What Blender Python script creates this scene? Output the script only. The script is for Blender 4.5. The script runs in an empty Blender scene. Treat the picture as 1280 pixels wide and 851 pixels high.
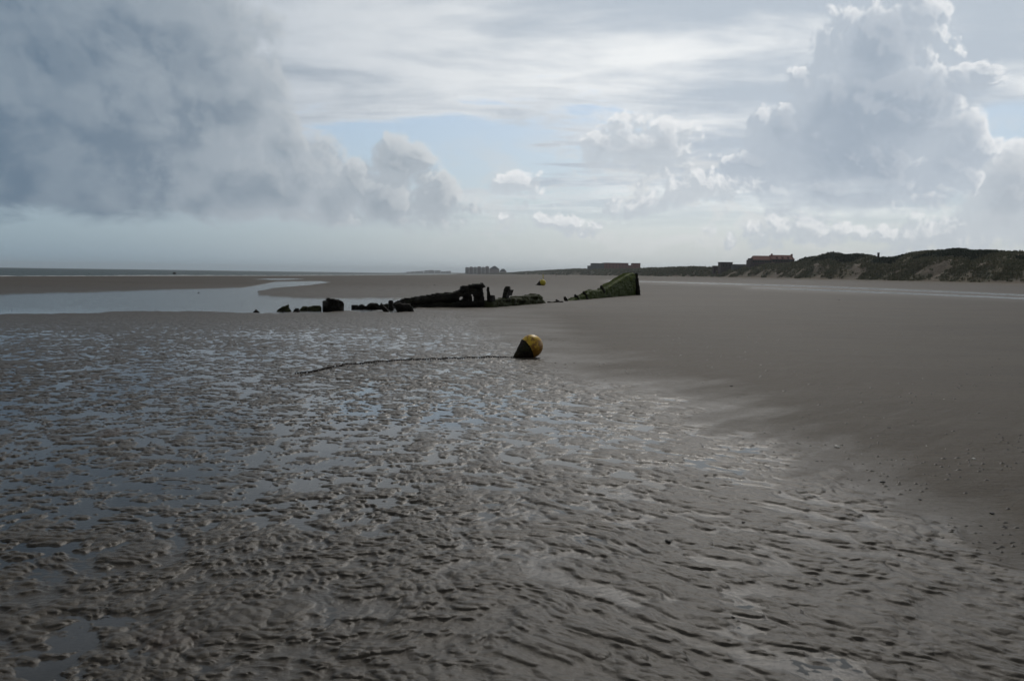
import bpy, bmesh, math, random
import numpy as np
from mathutils import Vector, Matrix
R = math.radians
C = bpy.context.scene
COL = C.collection
random.seed(7); np.random.seed(7)

# ------------------------------------------------------------------ camera
EYE = 1.6
FPX = 995.0                      # focal length in photograph pixels (1280 wide)
PITCH, ROLL = R(4.74), math.atan(0.0136)
_f = Vector((0, math.cos(PITCH), -math.sin(PITCH)))
_r0, _u0 = Vector((1, 0, 0)), Vector((0, math.sin(PITCH), math.cos(PITCH)))
_ix = _r0 * math.cos(ROLL) + _u0 * math.sin(ROLL)
_iy = -_r0 * math.sin(ROLL) + _u0 * math.cos(ROLL)
cam_data = bpy.data.cameras.new('camera')
cam = bpy.data.objects.new('camera', cam_data); COL.objects.link(cam)
M3 = Matrix((_ix, _iy, -_f)).transposed()
cam.matrix_world = Matrix.Translation((0, 0, EYE)) @ M3.to_4x4()
cam_data.sensor_width = 36.0; cam_data.lens = 36.0 * FPX / 1280.0
cam_data.clip_start = 0.05; cam_data.clip_end = 60000
C.camera = cam

def pdir(px, py):
    return _f + _ix * ((px - 640) / FPX) + _iy * ((425.5 - py) / FPX)
def ground(px, py, z=0.0):
    d = pdir(px, py); t = (z - EYE) / d.z
    return Vector((d.x * t, d.y * t, z))
def at(px, py, Y):                # the point seen at a pixel at a given forward distance
    d = pdir(px, py); t = Y / d.y
    return Vector((d.x * t, Y, EYE + d.z * t))
def azel(px, py):
    d = pdir(px, py).normalized()
    return math.degrees(math.atan2(d.x, d.y)), math.degrees(math.asin(d.z))

# ------------------------------------------------------------------ node expression helper
class NX:
    def __init__(s, tree, sock): s.t, s.s = tree, sock
    def _m(s, op, *a, clamp=False):
        n = s.t.nodes.new('ShaderNodeMath'); n.operation = op; n.use_clamp = clamp
        for i, v in enumerate((s,) + a):
            if isinstance(v, NX): s.t.links.new(v.s, n.inputs[i])
            else: n.inputs[i].default_value = v
        return NX(s.t, n.outputs[0])
    def __add__(s, o): return s._m('ADD', o)
    __radd__ = __add__
    def __sub__(s, o): return s._m('SUBTRACT', o)
    def __rsub__(s, o): return (s * -1.0) + o
    def __mul__(s, o): return s._m('MULTIPLY', o)
    __rmul__ = __mul__
    def __truediv__(s, o): return s._m('DIVIDE', o)
    def max(s, o): return s._m('MAXIMUM', o)
    def min(s, o): return s._m('MINIMUM', o)
    def pow(s, o): return s._m('POWER', o)
    def abs(s): return s._m('ABSOLUTE')
    def clamp(s): return s._m('ADD', 0.0, clamp=True)
    def step(s, a, b, to0=0.0, to1=1.0):
        n = s.t.nodes.new('ShaderNodeMapRange'); n.interpolation_type = 'SMOOTHSTEP'; n.clamp = True
        s.t.links.new(s.s, n.inputs[0])
        for k, v in zip((1, 2, 3, 4), (a, b, to0, to1)): n.inputs[k].default_value = v
        return NX(s.t, n.outputs[0])
def vec(tree, x, y, z=0.0):
    n = tree.nodes.new('ShaderNodeCombineXYZ')
    for i, v in enumerate((x, y, z)):
        if isinstance(v, NX): tree.links.new(v.s, n.inputs[i])
        else: n.inputs[i].default_value = v
    return NX(tree, n.outputs[0])
def vmath(a, op, b=None, out=0):
    n = a.t.nodes.new('ShaderNodeVectorMath'); n.operation = op
    a.t.links.new(a.s, n.inputs[0])
    if isinstance(b, NX): a.t.links.new(b.s, n.inputs[1])
    elif b is not None: n.inputs[1].default_value = b
    return NX(a.t, n.outputs[out])
def sep(a):
    n = a.t.nodes.new('ShaderNodeSeparateXYZ'); a.t.links.new(a.s, n.inputs[0])
    return [NX(a.t, o) for o in n.outputs]
def noise(p, scale=1.0, detail=4.0, rough=0.5, lac=2.0, dist=0.0, color=False, dim='3D'):
    n = p.t.nodes.new('ShaderNodeTexNoise'); n.noise_dimensions = dim; p.t.links.new(p.s, n.inputs['Vector'])
    n.inputs['Scale'].default_value = scale; n.inputs['Detail'].default_value = detail
    n.inputs['Roughness'].default_value = rough; n.inputs['Lacunarity'].default_value = lac
    n.inputs['Distortion'].default_value = dist
    return NX(p.t, n.outputs['Color' if color else 0])
def voronoi(p, scale=1.0, detail=0.0, rough=0.5, feature='F1', smooth=0.5, lac=2.0, dim='3D'):
    n = p.t.nodes.new('ShaderNodeTexVoronoi'); n.feature = feature; n.voronoi_dimensions = dim; p.t.links.new(p.s, n.inputs['Vector'])
    n.inputs['Scale'].default_value = scale
    n.inputs['Detail'].default_value = detail; n.inputs['Roughness'].default_value = rough
    n.inputs['Lacunarity'].default_value = lac
    if feature == 'SMOOTH_F1': n.inputs['Smoothness'].default_value = smooth
    return NX(p.t, n.outputs['Distance'])
def mixc(f, a, b, t=None):
    t = t or (f.t if isinstance(f, NX) else a.t)
    n = t.nodes.new('ShaderNodeMix'); n.data_type = 'RGBA'
    for i, v in ((0, f), (6, a), (7, b)):
        if isinstance(v, NX): t.links.new(v.s, n.inputs[i])
        elif i == 0: n.inputs[0].default_value = v
        else: n.inputs[i].default_value = (*v, 1) if len(v) == 3 else v
    return NX(t, n.outputs[2])

# ------------------------------------------------------------------ light
SUN_AZ, SUN_EL = R(14), R(41)
sun_data = bpy.data.lights.new('sun', 'SUN'); sun_data.energy = 1.0; sun_data.angle = R(10)
sun_data.color = (1.0, 0.95, 0.88)
sun = bpy.data.objects.new('sun', sun_data); COL.objects.link(sun)
_sd = Vector((math.sin(SUN_AZ) * math.cos(SUN_EL), math.cos(SUN_AZ) * math.cos(SUN_EL), math.sin(SUN_EL)))
sun.rotation_euler = _sd.to_track_quat('Z', 'Y').to_euler()
sun.location = _sd * 50

vs = C.view_settings
vs.view_transform = 'Standard'; vs.look = 'None'; vs.gamma = 1.0; vs.exposure = 0.0; vs.use_curve_mapping = False
C.render.engine = 'CYCLES'
C.cycles.use_denoising = True
C.cycles.use_adaptive_sampling = True; C.cycles.adaptive_threshold = 0.02; C.cycles.adaptive_min_samples = 8
C.cycles.max_bounces = 6; C.cycles.transparent_max_bounces = 8
C.cycles.volume_bounces = 0; C.cycles.volume_step_rate = 10

# ------------------------------------------------------------------ sky (Nishita + procedural clouds by direction)
world = bpy.data.worlds.new('World'); C.world = world; world.use_nodes = True
wt = world.node_tree; wt.nodes.clear()
wout = wt.nodes.new('ShaderNodeOutputWorld'); bg = wt.nodes.new('ShaderNodeBackground')
wt.links.new(bg.outputs[0], wout.inputs[0]); bg.inputs[1].default_value = 0.1
tc = wt.nodes.new('ShaderNodeTexCoord'); D = NX(wt, tc.outputs['Generated'])
D = vmath(D, 'NORMALIZE')
sky = wt.nodes.new('ShaderNodeTexSky'); sky.sky_type = 'NISHITA'; sky.sun_disc = False
sky.sun_elevation = SUN_EL; sky.sun_rotation = SUN_AZ; sky.air_density = 1.0; sky.dust_density = 1.2; sky.ozone_density = 1.0
SKY = NX(wt, sky.outputs[0])
dx, dy, dz = sep(D)
az = dx._m('ARCTAN2', dy) * 57.2958
el = dz._m('ARCSINE') * 57.2958
P = vec(wt, az, el, 0.0)

def K(px0, py0, rx, ry):          # an ellipse of the sky, centre and radii as seen in degrees
    a, e = azel(px0, py0); return (a, e, rx / 17.4, ry / 17.4)
LEFT = [K(0, 130, 330, 190), K(190, 140, 140, 140), K(240, 95, 85, 105), K(120, 20, 230, 90), K(310, 215, 150, 72), K(380, 235, 130, 50),
        K(120, 215, 300, 80), K(410, 240, 80, 56), K(480, 256, 90, 50), K(550, 256, 62, 44), K(450, 278, 190, 40), K(345, 190, 60, 60), K(500, 206, 44, 46), K(400, 225, 60, 44), K(440, 235, 60, 44)]
RIGHT = [K(1100, 62, 84, 66), K(1090, 130, 112, 84), K(1065, 190, 128, 76), K(1055, 235, 140, 46), K(985, 165, 44, 52),
         K(1165, 150, 56, 64), K(1205, 108, 60, 34), K(1185, 205, 50, 44), K(1075, 28, 48, 36), K(1140, 22, 44, 34), K(945, 210, 50, 34)]
SMALL = [K(800, 192, 90, 40), K(835, 182, 50, 44), K(755, 185, 46, 38), K(645, 232, 40, 24), K(785, 170, 34, 34),
         K(880, 240, 100, 26), K(800, 258, 70, 20), K(690, 275, 80, 22), K(1010, 290, 130, 24), K(1270, 240, 60, 60), K(1180, 290, 120, 26)]
def field_group(name, blobs, amp, vs1, na):
    g = bpy.data.node_groups.new(name, 'ShaderNodeTree')
    g.interface.new_socket('P', in_out='INPUT', socket_type='NodeSocketVector')
    g.interface.new_socket('F', in_out='OUTPUT', socket_type='NodeSocketFloat')
    gi = g.nodes.new('NodeGroupInput'); go = g.nodes.new('NodeGroupOutput')
    p = NX(g, gi.outputs[0])
    wv = vmath(noise(p, 0.16, 3, 0.5, color=True, dim='2D'), 'SUBTRACT', (0.5, 0.5, 0.5))
    w = vmath(p, 'ADD', vmath(wv, 'MULTIPLY', (2.6, 2.6, 0)))
    f = None
    for (a, e, rx, ry) in blobs:
        q = vmath(vmath(w, 'SUBTRACT', (a, e, 0)), 'MULTIPLY', (1 / rx, 1 / ry, 0))
        v = (1.0 - vmath(q, 'LENGTH', out=1)) * (min(rx, ry))
        f = v if f is None else f._m('SMOOTH_MAX', v, 0.6)
    billow = 0.5 - voronoi(w, vs1, 3.0, 0.46, lac=2.5, feature='SMOOTH_F1', smooth=0.22, dim='2D')
    fb = noise(w, 0.42, 6, 0.55, dim='2D') - 0.5
    f = f + billow * amp + fb * na
    g.links.new(f.s, go.inputs[0])
    return g
def use(g, p):
    n = wt.nodes.new('ShaderNodeGroup'); n.node_tree = g; wt.links.new(p.s, n.inputs[0])
    return NX(wt, n.outputs[0])

# clear sky, paler and greyer towards the horizon (moist air)
S10 = 10.0
def c10(r, g, b): return (r * S10, g * S10, b * S10)
side = az.step(-34, 14)                                     # the sky is brighter towards the sun side
hor_c = mixc(side, c10(.215, .325, .415), c10(.57, .635, .675))
blue = mixc(0.5, SKY, c10(.30, .44, .60), wt)
col = mixc((el.max(0.0) * (1 / 13.0))._m('POWER', 0.6).clamp(), hor_c, blue)
# high sheet: perspective layer coordinates
lay = vec(wt, dx / (dz + 0.07), dy / (dz + 0.07), 0.0)
hs = noise(vmath(lay, 'MULTIPLY', (0.5, 0.7, 1)), 1.0, 5, 0.55, dist=0.12, dim='2D')
hs2 = noise(vmath(lay, 'MULTIPLY', (1.1, 2.0, 1)), 1.0, 5, 0.6, dist=0.15, dim='2D')
ga, ge = azel(560, 190)
hq = vmath(vmath(P, 'SUBTRACT', (ga, ge, 0)), 'MULTIPLY', (1 / 13.5, 1 / 3.8, 0))
hole = (1.0 - vmath(hq, 'LENGTH', out=1)) + (hs2 - 0.5) * 2.6
ga, ge = azel(1262, 155)
hq2 = vmath(vmath(P, 'SUBTRACT', (ga, ge, 0)), 'MULTIPLY', (1 / 3.5, 1 / 1.6, 0))
hole = hole.max((1.0 - vmath(hq2, 'LENGTH', out=1)) + (hs2 - 0.5) * 0.8)
cover = (1.0 - hole.step(-0.05, 0.42)) * el.step(2.0, 8.0)
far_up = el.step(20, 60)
shade = (hs * 0.6 + hs2 * 0.6).step(0.44, 0.74)
grey_l = mixc(side, c10(.30, .355, .42), c10(.50, .565, .64))
grey_h = mixc(side, c10(.42, .48, .55), c10(.90, .92, .93))
sheet = mixc(shade, grey_l, grey_h)

col = mixc(cover, col, sheet)
# soft mottled band low over the horizon
ms = noise(vmath(P, 'MULTIPLY', (0.28, 0.62, 1)), 1.0, 5, 0.6, dist=0.3, dim='2D')
mb = ms.step(0.46, 0.66) * el.step(0.2, 3.0) * (1.0 - el.step(7.0, 11.0)) * az.step(-14, 6, 0.08, 1.0)
col = mixc(mb * 0.6, col, mixc(side, c10(.36, .41, .46), c10(.72, .74, .75)))
# cumulus groups
def cumulus(col, g, delta, dark, mid, lit, soft, k, a_noise=None, amax=1.0, rimw=2.2, inner=0.15):
    f0 = use(g, P)
    f1 = use(g, vmath(P, 'ADD', delta))
    alpha = f0.step(-0.05, soft)
    lightf = ((f0 - f1) * k).step(0.05, 1.0)
    rim = 1.0 - f0.step(0.0, rimw)
    depth = f0.step(0.3, 3.6)
    body = mixc(depth, mid, dark)
    body = mixc((lightf * (rim * (1.0 - inner) + inner)).clamp(), body, lit)
    return mixc(alpha * amax, col, body)
gS = field_group('small_clouds', SMALL, 1.0, 0.8, 1.0)
col = cumulus(col, gS, (0.35, 0.55, 0), c10(.42, .47, .53), c10(.56, .61, .66), c10(.90, .91, .92), 0.6, 1.2, amax=0.85)
gR = field_group('right_cloud', RIGHT, 1.7, 0.36, 0.9)
fade_r = (el + (ms - 0.5) * 6.0).step(2.0, 7.0)
col = cumulus(col, gR, (0.38, 0.42, 0), c10(.37, .435, .515), c10(.49, .55, .62), c10(.88, .895, .91), 0.55, 1.5, amax=fade_r, rimw=1.5)
gL = field_group('left_cloud', LEFT, 1.5, 0.4, 1.5)
bl = noise(vmath(P, 'MULTIPLY', (1, 1.25, 1)), 0.26, 5, 0.5, dist=0.12, dim='2D')
lv = bl.step(0.34, 0.66)
ld = mixc(az.step(-33, -12), mixc(lv, c10(.135, .195, .265), c10(.21, .27, .335)), mixc(lv, c10(.27, .325, .385), c10(.40, .45, .50)))
lm = mixc(az.step(-33, -12), c10(.225, .285, .35), c10(.44, .49, .54))
col = cumulus(col, gL, (0.4, 0.5, 0), ld, lm, mixc(az.step(-30, -4), c10(.30, .36, .42), c10(.70, .725, .74)), 1.0, 1.3, inner=0.26,
              amax=(el + (ms - 0.5) * 2.5).step(2.7, 4.0) * 0.95)
# unseen dark cloud added overhead and behind the camera to darken the ground
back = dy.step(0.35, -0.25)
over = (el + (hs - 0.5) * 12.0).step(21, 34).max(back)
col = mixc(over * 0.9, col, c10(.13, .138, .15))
# below the horizon: dark, so nothing glows from under the land
col = mixc(el.step(-1.5, -0.2), c10(.08, .08, .075), col)
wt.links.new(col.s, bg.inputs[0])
world.cycles.sampling_method = 'MANUAL'; world.cycles.sample_map_resolution = 512

# ------------------------------------------------------------------ numpy noise
_rng = np.random.RandomState(11)
_perm = _rng.permutation(1024).astype(np.int32)
_ga = _rng.rand(1024) * 2 * np.pi
_gx, _gy = np.cos(_ga).astype(np.float32), np.sin(_ga).astype(np.float32)
_r1, _r2 = _rng.rand(1024).astype(np.float32), _rng.rand(1024).astype(np.float32)
def _h(i, j): return _perm[(_perm[i & 1023] + j) & 1023]
def gn(x, y):
    xi = np.floor(x).astype(np.int32); yi = np.floor(y).astype(np.int32)
    fx = (x - xi).astype(np.float32); fy = (y - yi).astype(np.float32)
    u = fx * fx * fx * (fx * (fx * 6 - 15) + 10); v = fy * fy * fy * (fy * (fy * 6 - 15) + 10)
    def g(a, b):
        k = _h(xi + a, yi + b); return _gx[k] * (fx - a) + _gy[k] * (fy - b)
    a = g(0, 0) * (1 - u) + g(1, 0) * u; b = g(0, 1) * (1 - u) + g(1, 1) * u
    return (a * (1 - v) + b * v) * 1.5
def fbm(x, y, n=4, rough=0.5):
    s = 0; a = 1
    for k in range(n):
        s = s + a * gn(x * 2 ** k + 17.3 * k, y * 2 ** k + 5.1 * k); a *= rough
    return s
def worley(x, y):
    xi = np.floor(x).astype(np.int32); yi = np.floor(y).astype(np.int32)
    best = np.full(x.shape, 9.0, np.float32)
    for a in (-1, 0, 1):
        for b in (-1, 0, 1):
            k = _h(xi + a, yi + b)
            ddx = xi + a + _r1[k] - x; ddy = yi + b + _r2[k] - y
            best = np.minimum(best, ddx * ddx + ddy * ddy)
    return np.sqrt(best)
def sst(a, b, x):
    t = np.clip((x - a) / (b - a), 0, 1); return t * t * (3 - 2 * t)
def poly_sd(px, py, pts):          # signed distance to a polygon, negative inside
    d = np.full(px.shape, 1e9); inside = np.zeros(px.shape, bool)
    n = len(pts)
    for i in range(n):
        x0, y0 = pts[i]; x1, y1 = pts[(i + 1) % n]
        ex, ey = x1 - x0, y1 - y0
        t = np.clip(((px - x0) * ex + (py - y0) * ey) / (ex * ex + ey * ey + 1e-12), 0, 1)
        d = np.minimum(d, (px - x0 - t * ex) ** 2 + (py - y0 - t * ey) ** 2)
        c = ((y0 > py) != (y1 > py)) & (px < (x1 - x0) * (py - y0) / (y1 - y0 + 1e-12) + x0)
        inside ^= c
    d = np.sqrt(d)
    return np.where(inside, -d, d)

# ------------------------------------------------------------------ the lie of the land
# outlines of the channels are surveyed from the photograph onto the ground, in bearing / depression units
def proj(x, y, z=0.0):
    v = (x, y, z - EYE)
    a = v[0] * _ix[0] + v[1] * _ix[1] + v[2] * _ix[2]
    b = v[0] * _iy[0] + v[1] * _iy[1] + v[2] * _iy[2]
    c = v[0] * _f[0] + v[1] * _f[1] + v[2] * _f[2]
    c = np.maximum(c, 1e-3)
    return 640 + FPX * a / c, 425.5 - FPX * b / c
CHAN = [(-900, 386), (-300, 374), (0, 368), (100, 365.3), (200, 362.5), (300, 360), (318, 357.5), (345, 352.4), (400, 351.6), (411, 353), (385, 356.5), (345, 359.5),
        (322, 363.5), (324, 368.5), (345, 371), (380, 372.6), (470, 373.2), (545, 374), (600, 375), (585, 379), (540, 383.5), (520, 386.3), (500, 389), (470, 388.5), (430, 390.2),
        (400, 391.3), (340, 391.2), (250, 389.2), (200, 388.4), (100, 391), (0, 394), (-300, 405), (-900, 430)]
PATCH = [(318, 349.4), (335, 348.4), (366, 348.3), (380, 349), (350, 350)]
STRIP1 = [(760, 350.6), (900, 354.2), (1020, 357.6), (1150, 362.6), (1280, 368.0), (1600, 382), (2400, 420), (2400, 430), (1600, 384.5), (1280, 369.8), (1150, 363.9), (1020, 358.5), (900, 354.9)]
STRIP2 = [(940, 359.4), (1020, 361.8), (1150, 366.7), (1280, 372.2), (1600, 387), (2400, 440), (2400, 448), (1600, 389.5), (1280, 374.1), (1150, 368.2), (1020, 362.8)]
SEA = [(-3000, 360), (-900, 348), (0, 345.2), (150, 344.7), (300, 344.5), (400, 344.2), (480, 343.7), (560, 343.0), (575, 342.3), (575, 300), (-3000, 300)]
RB_X = [-400, 560, 590, 640, 690, 760, 900, 1040, 1130, 1280, 1500, 2400]
RB_Y = [384, 384, 395, 425, 452, 492, 536, 588, 640, 712, 800, 1150]

DK = [560, 620, 650, 700, 740, 800, 900, 1000, 1130, 1280, 1500, 2400]        # bearing of the dune foot ...
DD = [4600, 3200, 2700, 2100, 1700, 1250, 860, 620, 450, 340, 240, 110]        # ... and its distance
FZ = [1.6, 1.6, 1.6, 1.6, 1.7, 2.0, 1.8, 1.3, 0.95, 0.75, .6, .6]

def flat_px(x, y):                # bearing and depression on the level z = 0
    return proj(x, y, 0.0)

def land(x, y):
    """height of the sand, its ripple share and its moisture at ground points"""
    px, py = flat_px(x, y)
    dist = np.hypot(x, y)
    # shares
    rb = np.interp(px, RB_X, RB_Y)
    wob = (fbm(x * 0.3, y * 0.3, 3) * 16 + fbm((x + y) * 0.35, (x - y) * 1.6, 3) * 13)
    s = py - rb + wob * np.clip((py - 400) / 60, 0.1, 2.2)
    rip = sst(-14, 24, s) * np.clip((py - 382) / 10, 0, 1)
    low = fbm(x * 0.16 + 3, y * 0.16, 3)
    low2 = fbm(x * 0.55 + 8, y * 0.55 + 2, 3)
    z = np.zeros_like(x)
    # dry rise to the right of the rippled hollow
    z += 0.016 * sst(45, -30, s) + 0.035 * sst(-20, -170, s)
    # rippled hollow: a little below or above the water
    left = sst(900, 250, px)
    z += rip * (-0.0005 + 0.0042 * low + 0.0034 * low2 + 0.006 * (1 - left) - 0.003 * left * sst(440, 520, py) * sst(700, 600, py))
    z += 0.016 * sst(414, 394, py) * sst(620, 480, px) * rip
    z += rip * 0.0045 * sst(560, 760, py)
    z += 0.010 * sst(640, 830, py) * (0.4 + low2) * rip
    far = sst(404, 384, py)
    nearfar = np.where(py < 420)[0] if z.ndim == 1 else None
    m = py < 425
    if m.any():
        X, Y = px[m], py[m]
        kk = 0.35
        edge = fbm(x[m] * 0.5, y[m] * 0.25, 4, 0.65) * 1.5
        sc = sst(345, 395, Y)
        d1 = poly_sd(X * 0.3, Y, [(a * 0.3, b) for a, b in CHAN]) + edge * sc * 1.6
        zz = z[m]
        zz = np.where(Y < 386, np.maximum(zz, 0.035), zz)
        zz = zz + 0.03 * sst(366, 348, Y)
        zz = zz * sst(-0.2, 1.1, d1) + (-0.05) * sst(0.3, -1.2, d1)
        d3 = poly_sd(X * 0.3, Y, [(a * 0.3, b) for a, b in PATCH])
        d4 = poly_sd(X * 0.3, Y, [(a * 0.3, b) for a, b in STRIP1]) + edge * 0.06
        d5 = poly_sd(X * 0.3, Y, [(a * 0.3, b) for a, b in STRIP2]) + edge * 0.06
        dmin = np.minimum(d4, d5)
        zz = 0.010 + (zz - 0.010) * sst(0.6, 6.0, dmin)
        for dd_, dep in ((d3, .04), (d4, .04), (d5, .04)):
            zz = np.where(dd_ < 0.55, zz * sst(-0.1, 0.35, dd_) - dep * sst(0.25, -0.25, dd_), zz)
        d2 = poly_sd(X * 0.1, Y, [(a * 0.1, b) for a, b in SEA])
        zz = np.where(d2 < 0.5, zz * sst(0.0, 0.5, d2) - 0.6 * sst(0, -1.2, d2) - 0.02, zz)
        # the beach climbs to the dune foot
        dfoot = np.interp(X, DK, DD); zf = np.interp(X, DK, FZ)
        d0 = np.interp(X, [560, 700, 800, 900, 1020, 1280, 1600, 2400], [260, 300, 285, 225, 172, 100, 64, 30])
        t = np.clip((dist[m] - d0) / (dfoot - d0), 0, 1.02)
        t = np.where(X > 600, t, 0) * sst(590, 690, X)
        zz = zz + (zf - 0.0) * t ** 1.4
        z[m] = zz
    moist = np.clip(1 - (z - 0.0) / 0.05, 0, 1)
    return z, rip, px, py, moist, s

def flow_uv(x, y, px):
    """local coordinates stretched along the run-off direction"""
    w = sst(480, 1000, px)                                   # left: broad lumps; right: long lobes running off to the right
    a = np.radians(-18 - 24 * w)
    ca, sa = np.cos(a), np.sin(a)
    return ca, sa, w
def ripples(x, y, px):
    wx = fbm(x * 1.3, y * 1.3, 2) * 0.085 + gn(x * 9, y * 9) * 0.012
    wy = fbm(x * 1.3 + 40, y * 1.3 + 7, 2) * 0.085 + gn(x * 9 + 31, y * 9) * 0.012
    X, Y = x + wx, y + wy
    def pattern(ang, st, sc):
        c_, s_ = math.cos(math.radians(ang)), math.sin(math.radians(ang))
        u = (X * c_ + Y * s_) / st; v = -X * s_ + Y * c_
        n1 = gn(u * 1.1 * sc, v * 1.1 * sc) * 0.62 + gn(u * 2.3 * sc, v * 2.3 * sc) + 0.55 * gn(u * 4.7 * sc + 9, v * 4.7 * sc + 3)
        lobes = 0.52 - worley(u * 4.0 * sc, v * 4.0 * sc)
        fine = 0.5 - worley(u * 10.5 * sc + 5, v * 10.5 * sc)
        n3 = gn(u * 12 * sc, v * 12 * sc)
        n = 0.42 * n1 + 0.72 * lobes + 0.26 * fine + 0.14 * n3
        return n, n1, fine
    nl, n1l, fl = pattern(-8, 1.15, 2.0)
    nr, n1r, fr = pattern(-40, 2.3, 2.15)
    w = sst(430, 860, px + 180 * gn(x * 0.5, y * 0.5))
    n = nl * (1 - w) + nr * w
    f = fl * (1 - w) + fr * w
    plate = sst(-0.10, 0.17, n)
    h = 0.0055 * (plate - 0.45) + 0.0185 * np.clip(n, -0.25, 0.8) + 0.0045 * f * plate
    h += 0.0011 * gn(x * 26, y * 26) + 0.0012 * gn(X * 17 + 4, Y * 31)
    return h

def sand_points():
    # distances: half-pixel rows
    ya = 1.0 / np.linspace(1 / 1.2, 1 / 2.3, 60, endpoint=False)
    yb = 1274.0 / np.arange(1274 / 2.3, 1274 / 8.0, -0.5)
    yc = 1274.0 / np.arange(1274 / 8.0, 30, -0.25)
    yd = 1274.0 / np.arange(30, 1.2, -0.2)
    ye = np.array([1300, 1600, 2000, 2600, 3400, 4600, 6500, 9000, 12500])
    ys = np.concatenate([ya, yb, yc, yd, ye])
    tc_ = np.linspace(-0.72, 0.72, 1560)
    to = 0.72 + 2.6 * (np.linspace(0, 1, 60)[1:] ** 2) + np.linspace(0, 0.1, 60)[1:] 
    ts = np.concatenate([-to[::-1], tc_, to])
    return ys, ts
ys, ts = sand_points()
NR, NC = len(ys), len(ts)
Yg, Tg = np.meshgrid(ys, ts, indexing='ij')
gx = (Yg * Tg).ravel().astype(np.float64); gy = Yg.ravel().astype(np.float64)
z, rip, gpx, gpy, moist, sgn_ = land(gx, gy)
hh = np.zeros_like(z)
act = (rip > 0.01) & (gy < 60)
hh[act] = ripples(gx[act], gy[act], gpx[act]) * rip[act]
# faint wind and swash marks on the firm sand
sm = (~act) | (rip < 0.9)
hh[sm] += (1 - rip[sm]) * (0.0035 * fbm(gx[sm] * 0.5, gy[sm] * 0.9, 3) + 0.0012 * gn(gx[sm] * 5, gy[sm] * 9)) * (gy[sm] < 80)
# rippled island and margins beyond the channel: low relief
isl = (gpy < 386) & (gpy > 346) & (gpx < 760)
hh[isl] += (0.010 + 0.012 * fbm(gx[isl] * 0.22, gy[isl] * 0.12, 2)) * gn(gx[isl] * 1.5, gy[isl] * 1.1)
# the lee side steepens: crests lean down the run-off
lean = 1.1 * np.clip(hh, 0, 0.03) * (gy < 60)
lw = sst(430, 860, gpx)
vx = gx + lean * (0.15 + 0.55 * lw); vy = gy - lean * (1.0 - 0.25 * lw)
vz = z + hh

def grid_mesh(name, X, Y, Z, nr, nc, attrs):
    me = bpy.data.meshes.new(name)
    co = np.stack([X, Y, Z], -1).astype(np.float32)
    idx = np.arange(nr * nc).reshape(nr, nc)
    q = np.stack([idx[:-1, :-1], idx[:-1, 1:], idx[1:, 1:], idx[1:, :-1]], -1).reshape(-1, 4)
    me.vertices.add(len(co)); me.vertices.foreach_set('co', co.ravel())
    me.loops.add(q.size); me.loops.foreach_set('vertex_index', q.ravel().astype(np.int32))
    me.polygons.add(len(q)); me.polygons.foreach_set('loop_start', np.arange(0, q.size, 4, dtype=np.int32))
    me.polygons.foreach_set('use_smooth', np.ones(len(q), bool))
    for k, v in attrs.items():
        a = me.attributes.new(k, 'FLOAT', 'POINT'); a.data.foreach_set('value', v.astype(np.float32))
    me.update(); me.validate()
    return me
def structure(name, me, mat):
    o = bpy.data.objects.new(name, me); COL.objects.link(o); me.materials.append(mat); o['kind'] = 'structure'
    return o

def new_mat(name):
    m = bpy.data.materials.new(name); m.use_nodes = True
    t = m.node_tree; t.nodes.clear()
    out = t.nodes.new('ShaderNodeOutputMaterial')
    return m, t, out
def princ(t, out, color=None, rough=0.6, spec=0.5, normal=None, metallic=0.0):
    p = t.nodes.new('ShaderNodeBsdfPrincipled'); t.links.new(p.outputs[0], out.inputs[0])
    for k, v in (('Base Color', color), ('Roughness', rough), ('Specular IOR Level', spec), ('Normal', normal), ('Metallic', metallic)):
        if v is None: continue
        if isinstance(v, NX): t.links.new(v.s, p.inputs[k])
        elif k == 'Base Color': p.inputs[k].default_value = (*v, 1)
        else: p.inputs[k].default_value = v
    return p
def bump(h, strength=1.0, dist=0.01):
    n = h.t.nodes.new('ShaderNodeBump'); h.t.links.new(h.s, n.inputs['Height'])
    n.inputs['Strength'].default_value = strength; n.inputs['Distance'].default_value = dist
    return NX(h.t, n.outputs[0])
def geo_pos(t):
    return NX(t, t.nodes.new('ShaderNodeNewGeometry').outputs['Position'])
def attr(t, name):
    n = t.nodes.new('ShaderNodeAttribute'); n.attribute_name = name
    return NX(t, n.outputs['Fac'])

sand_mat, t, out = new_mat('wet_sand')
pos = geo_pos(t); mo = attr(t, 'moist'); ri = attr(t, 'rip'); dr = attr(t, 'dry')
tone = noise(vmath(pos, 'MULTIPLY', (0.30, 0.8, 1)), 1.0, 5, 0.6)
band = noise(vmath(pos, 'MULTIPLY', (0.012, 0.085, 1)), 1.0, 5, 0.6)
swash = noise(vmath(pos, 'MULTIPLY', (0.9, 7.0, 1)), 1.0, 5, 0.65, dist=0.6)
tone2 = noise(pos, 9.0, 4, 0.6)
speck = noise(pos, 42.0, 3, 0.7)
grain = noise(pos, 330.0, 2, 0.7)
tint = noise(vmath(pos, 'MULTIPLY', (0.05, 0.11, 1)), 1.0, 3, 0.5).step(0.35, 0.65)
c_firm = mixc((tone * 0.5 + band * 0.5).step(0.38, 0.62), (.070, .055, .037), (.098, .079, .055))
c_firm = mixc(noise(vmath(pos, 'MULTIPLY', (7.0, 14.0, 1)), 1.0, 5, 0.75).step(0.46, 0.62) * 0.45, c_firm, (.040, .032, .022))
c_firm = mixc(swash.step(0.52, 0.70) * 0.5, c_firm, (.050, .041, .032))
c_wet = mixc(tone2.step(0.35, 0.7), (.056, .046, .033), (.082, .069, .050))
c_firm = mixc(tint * 0.35, c_firm, (.100, .072, .046))
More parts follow.
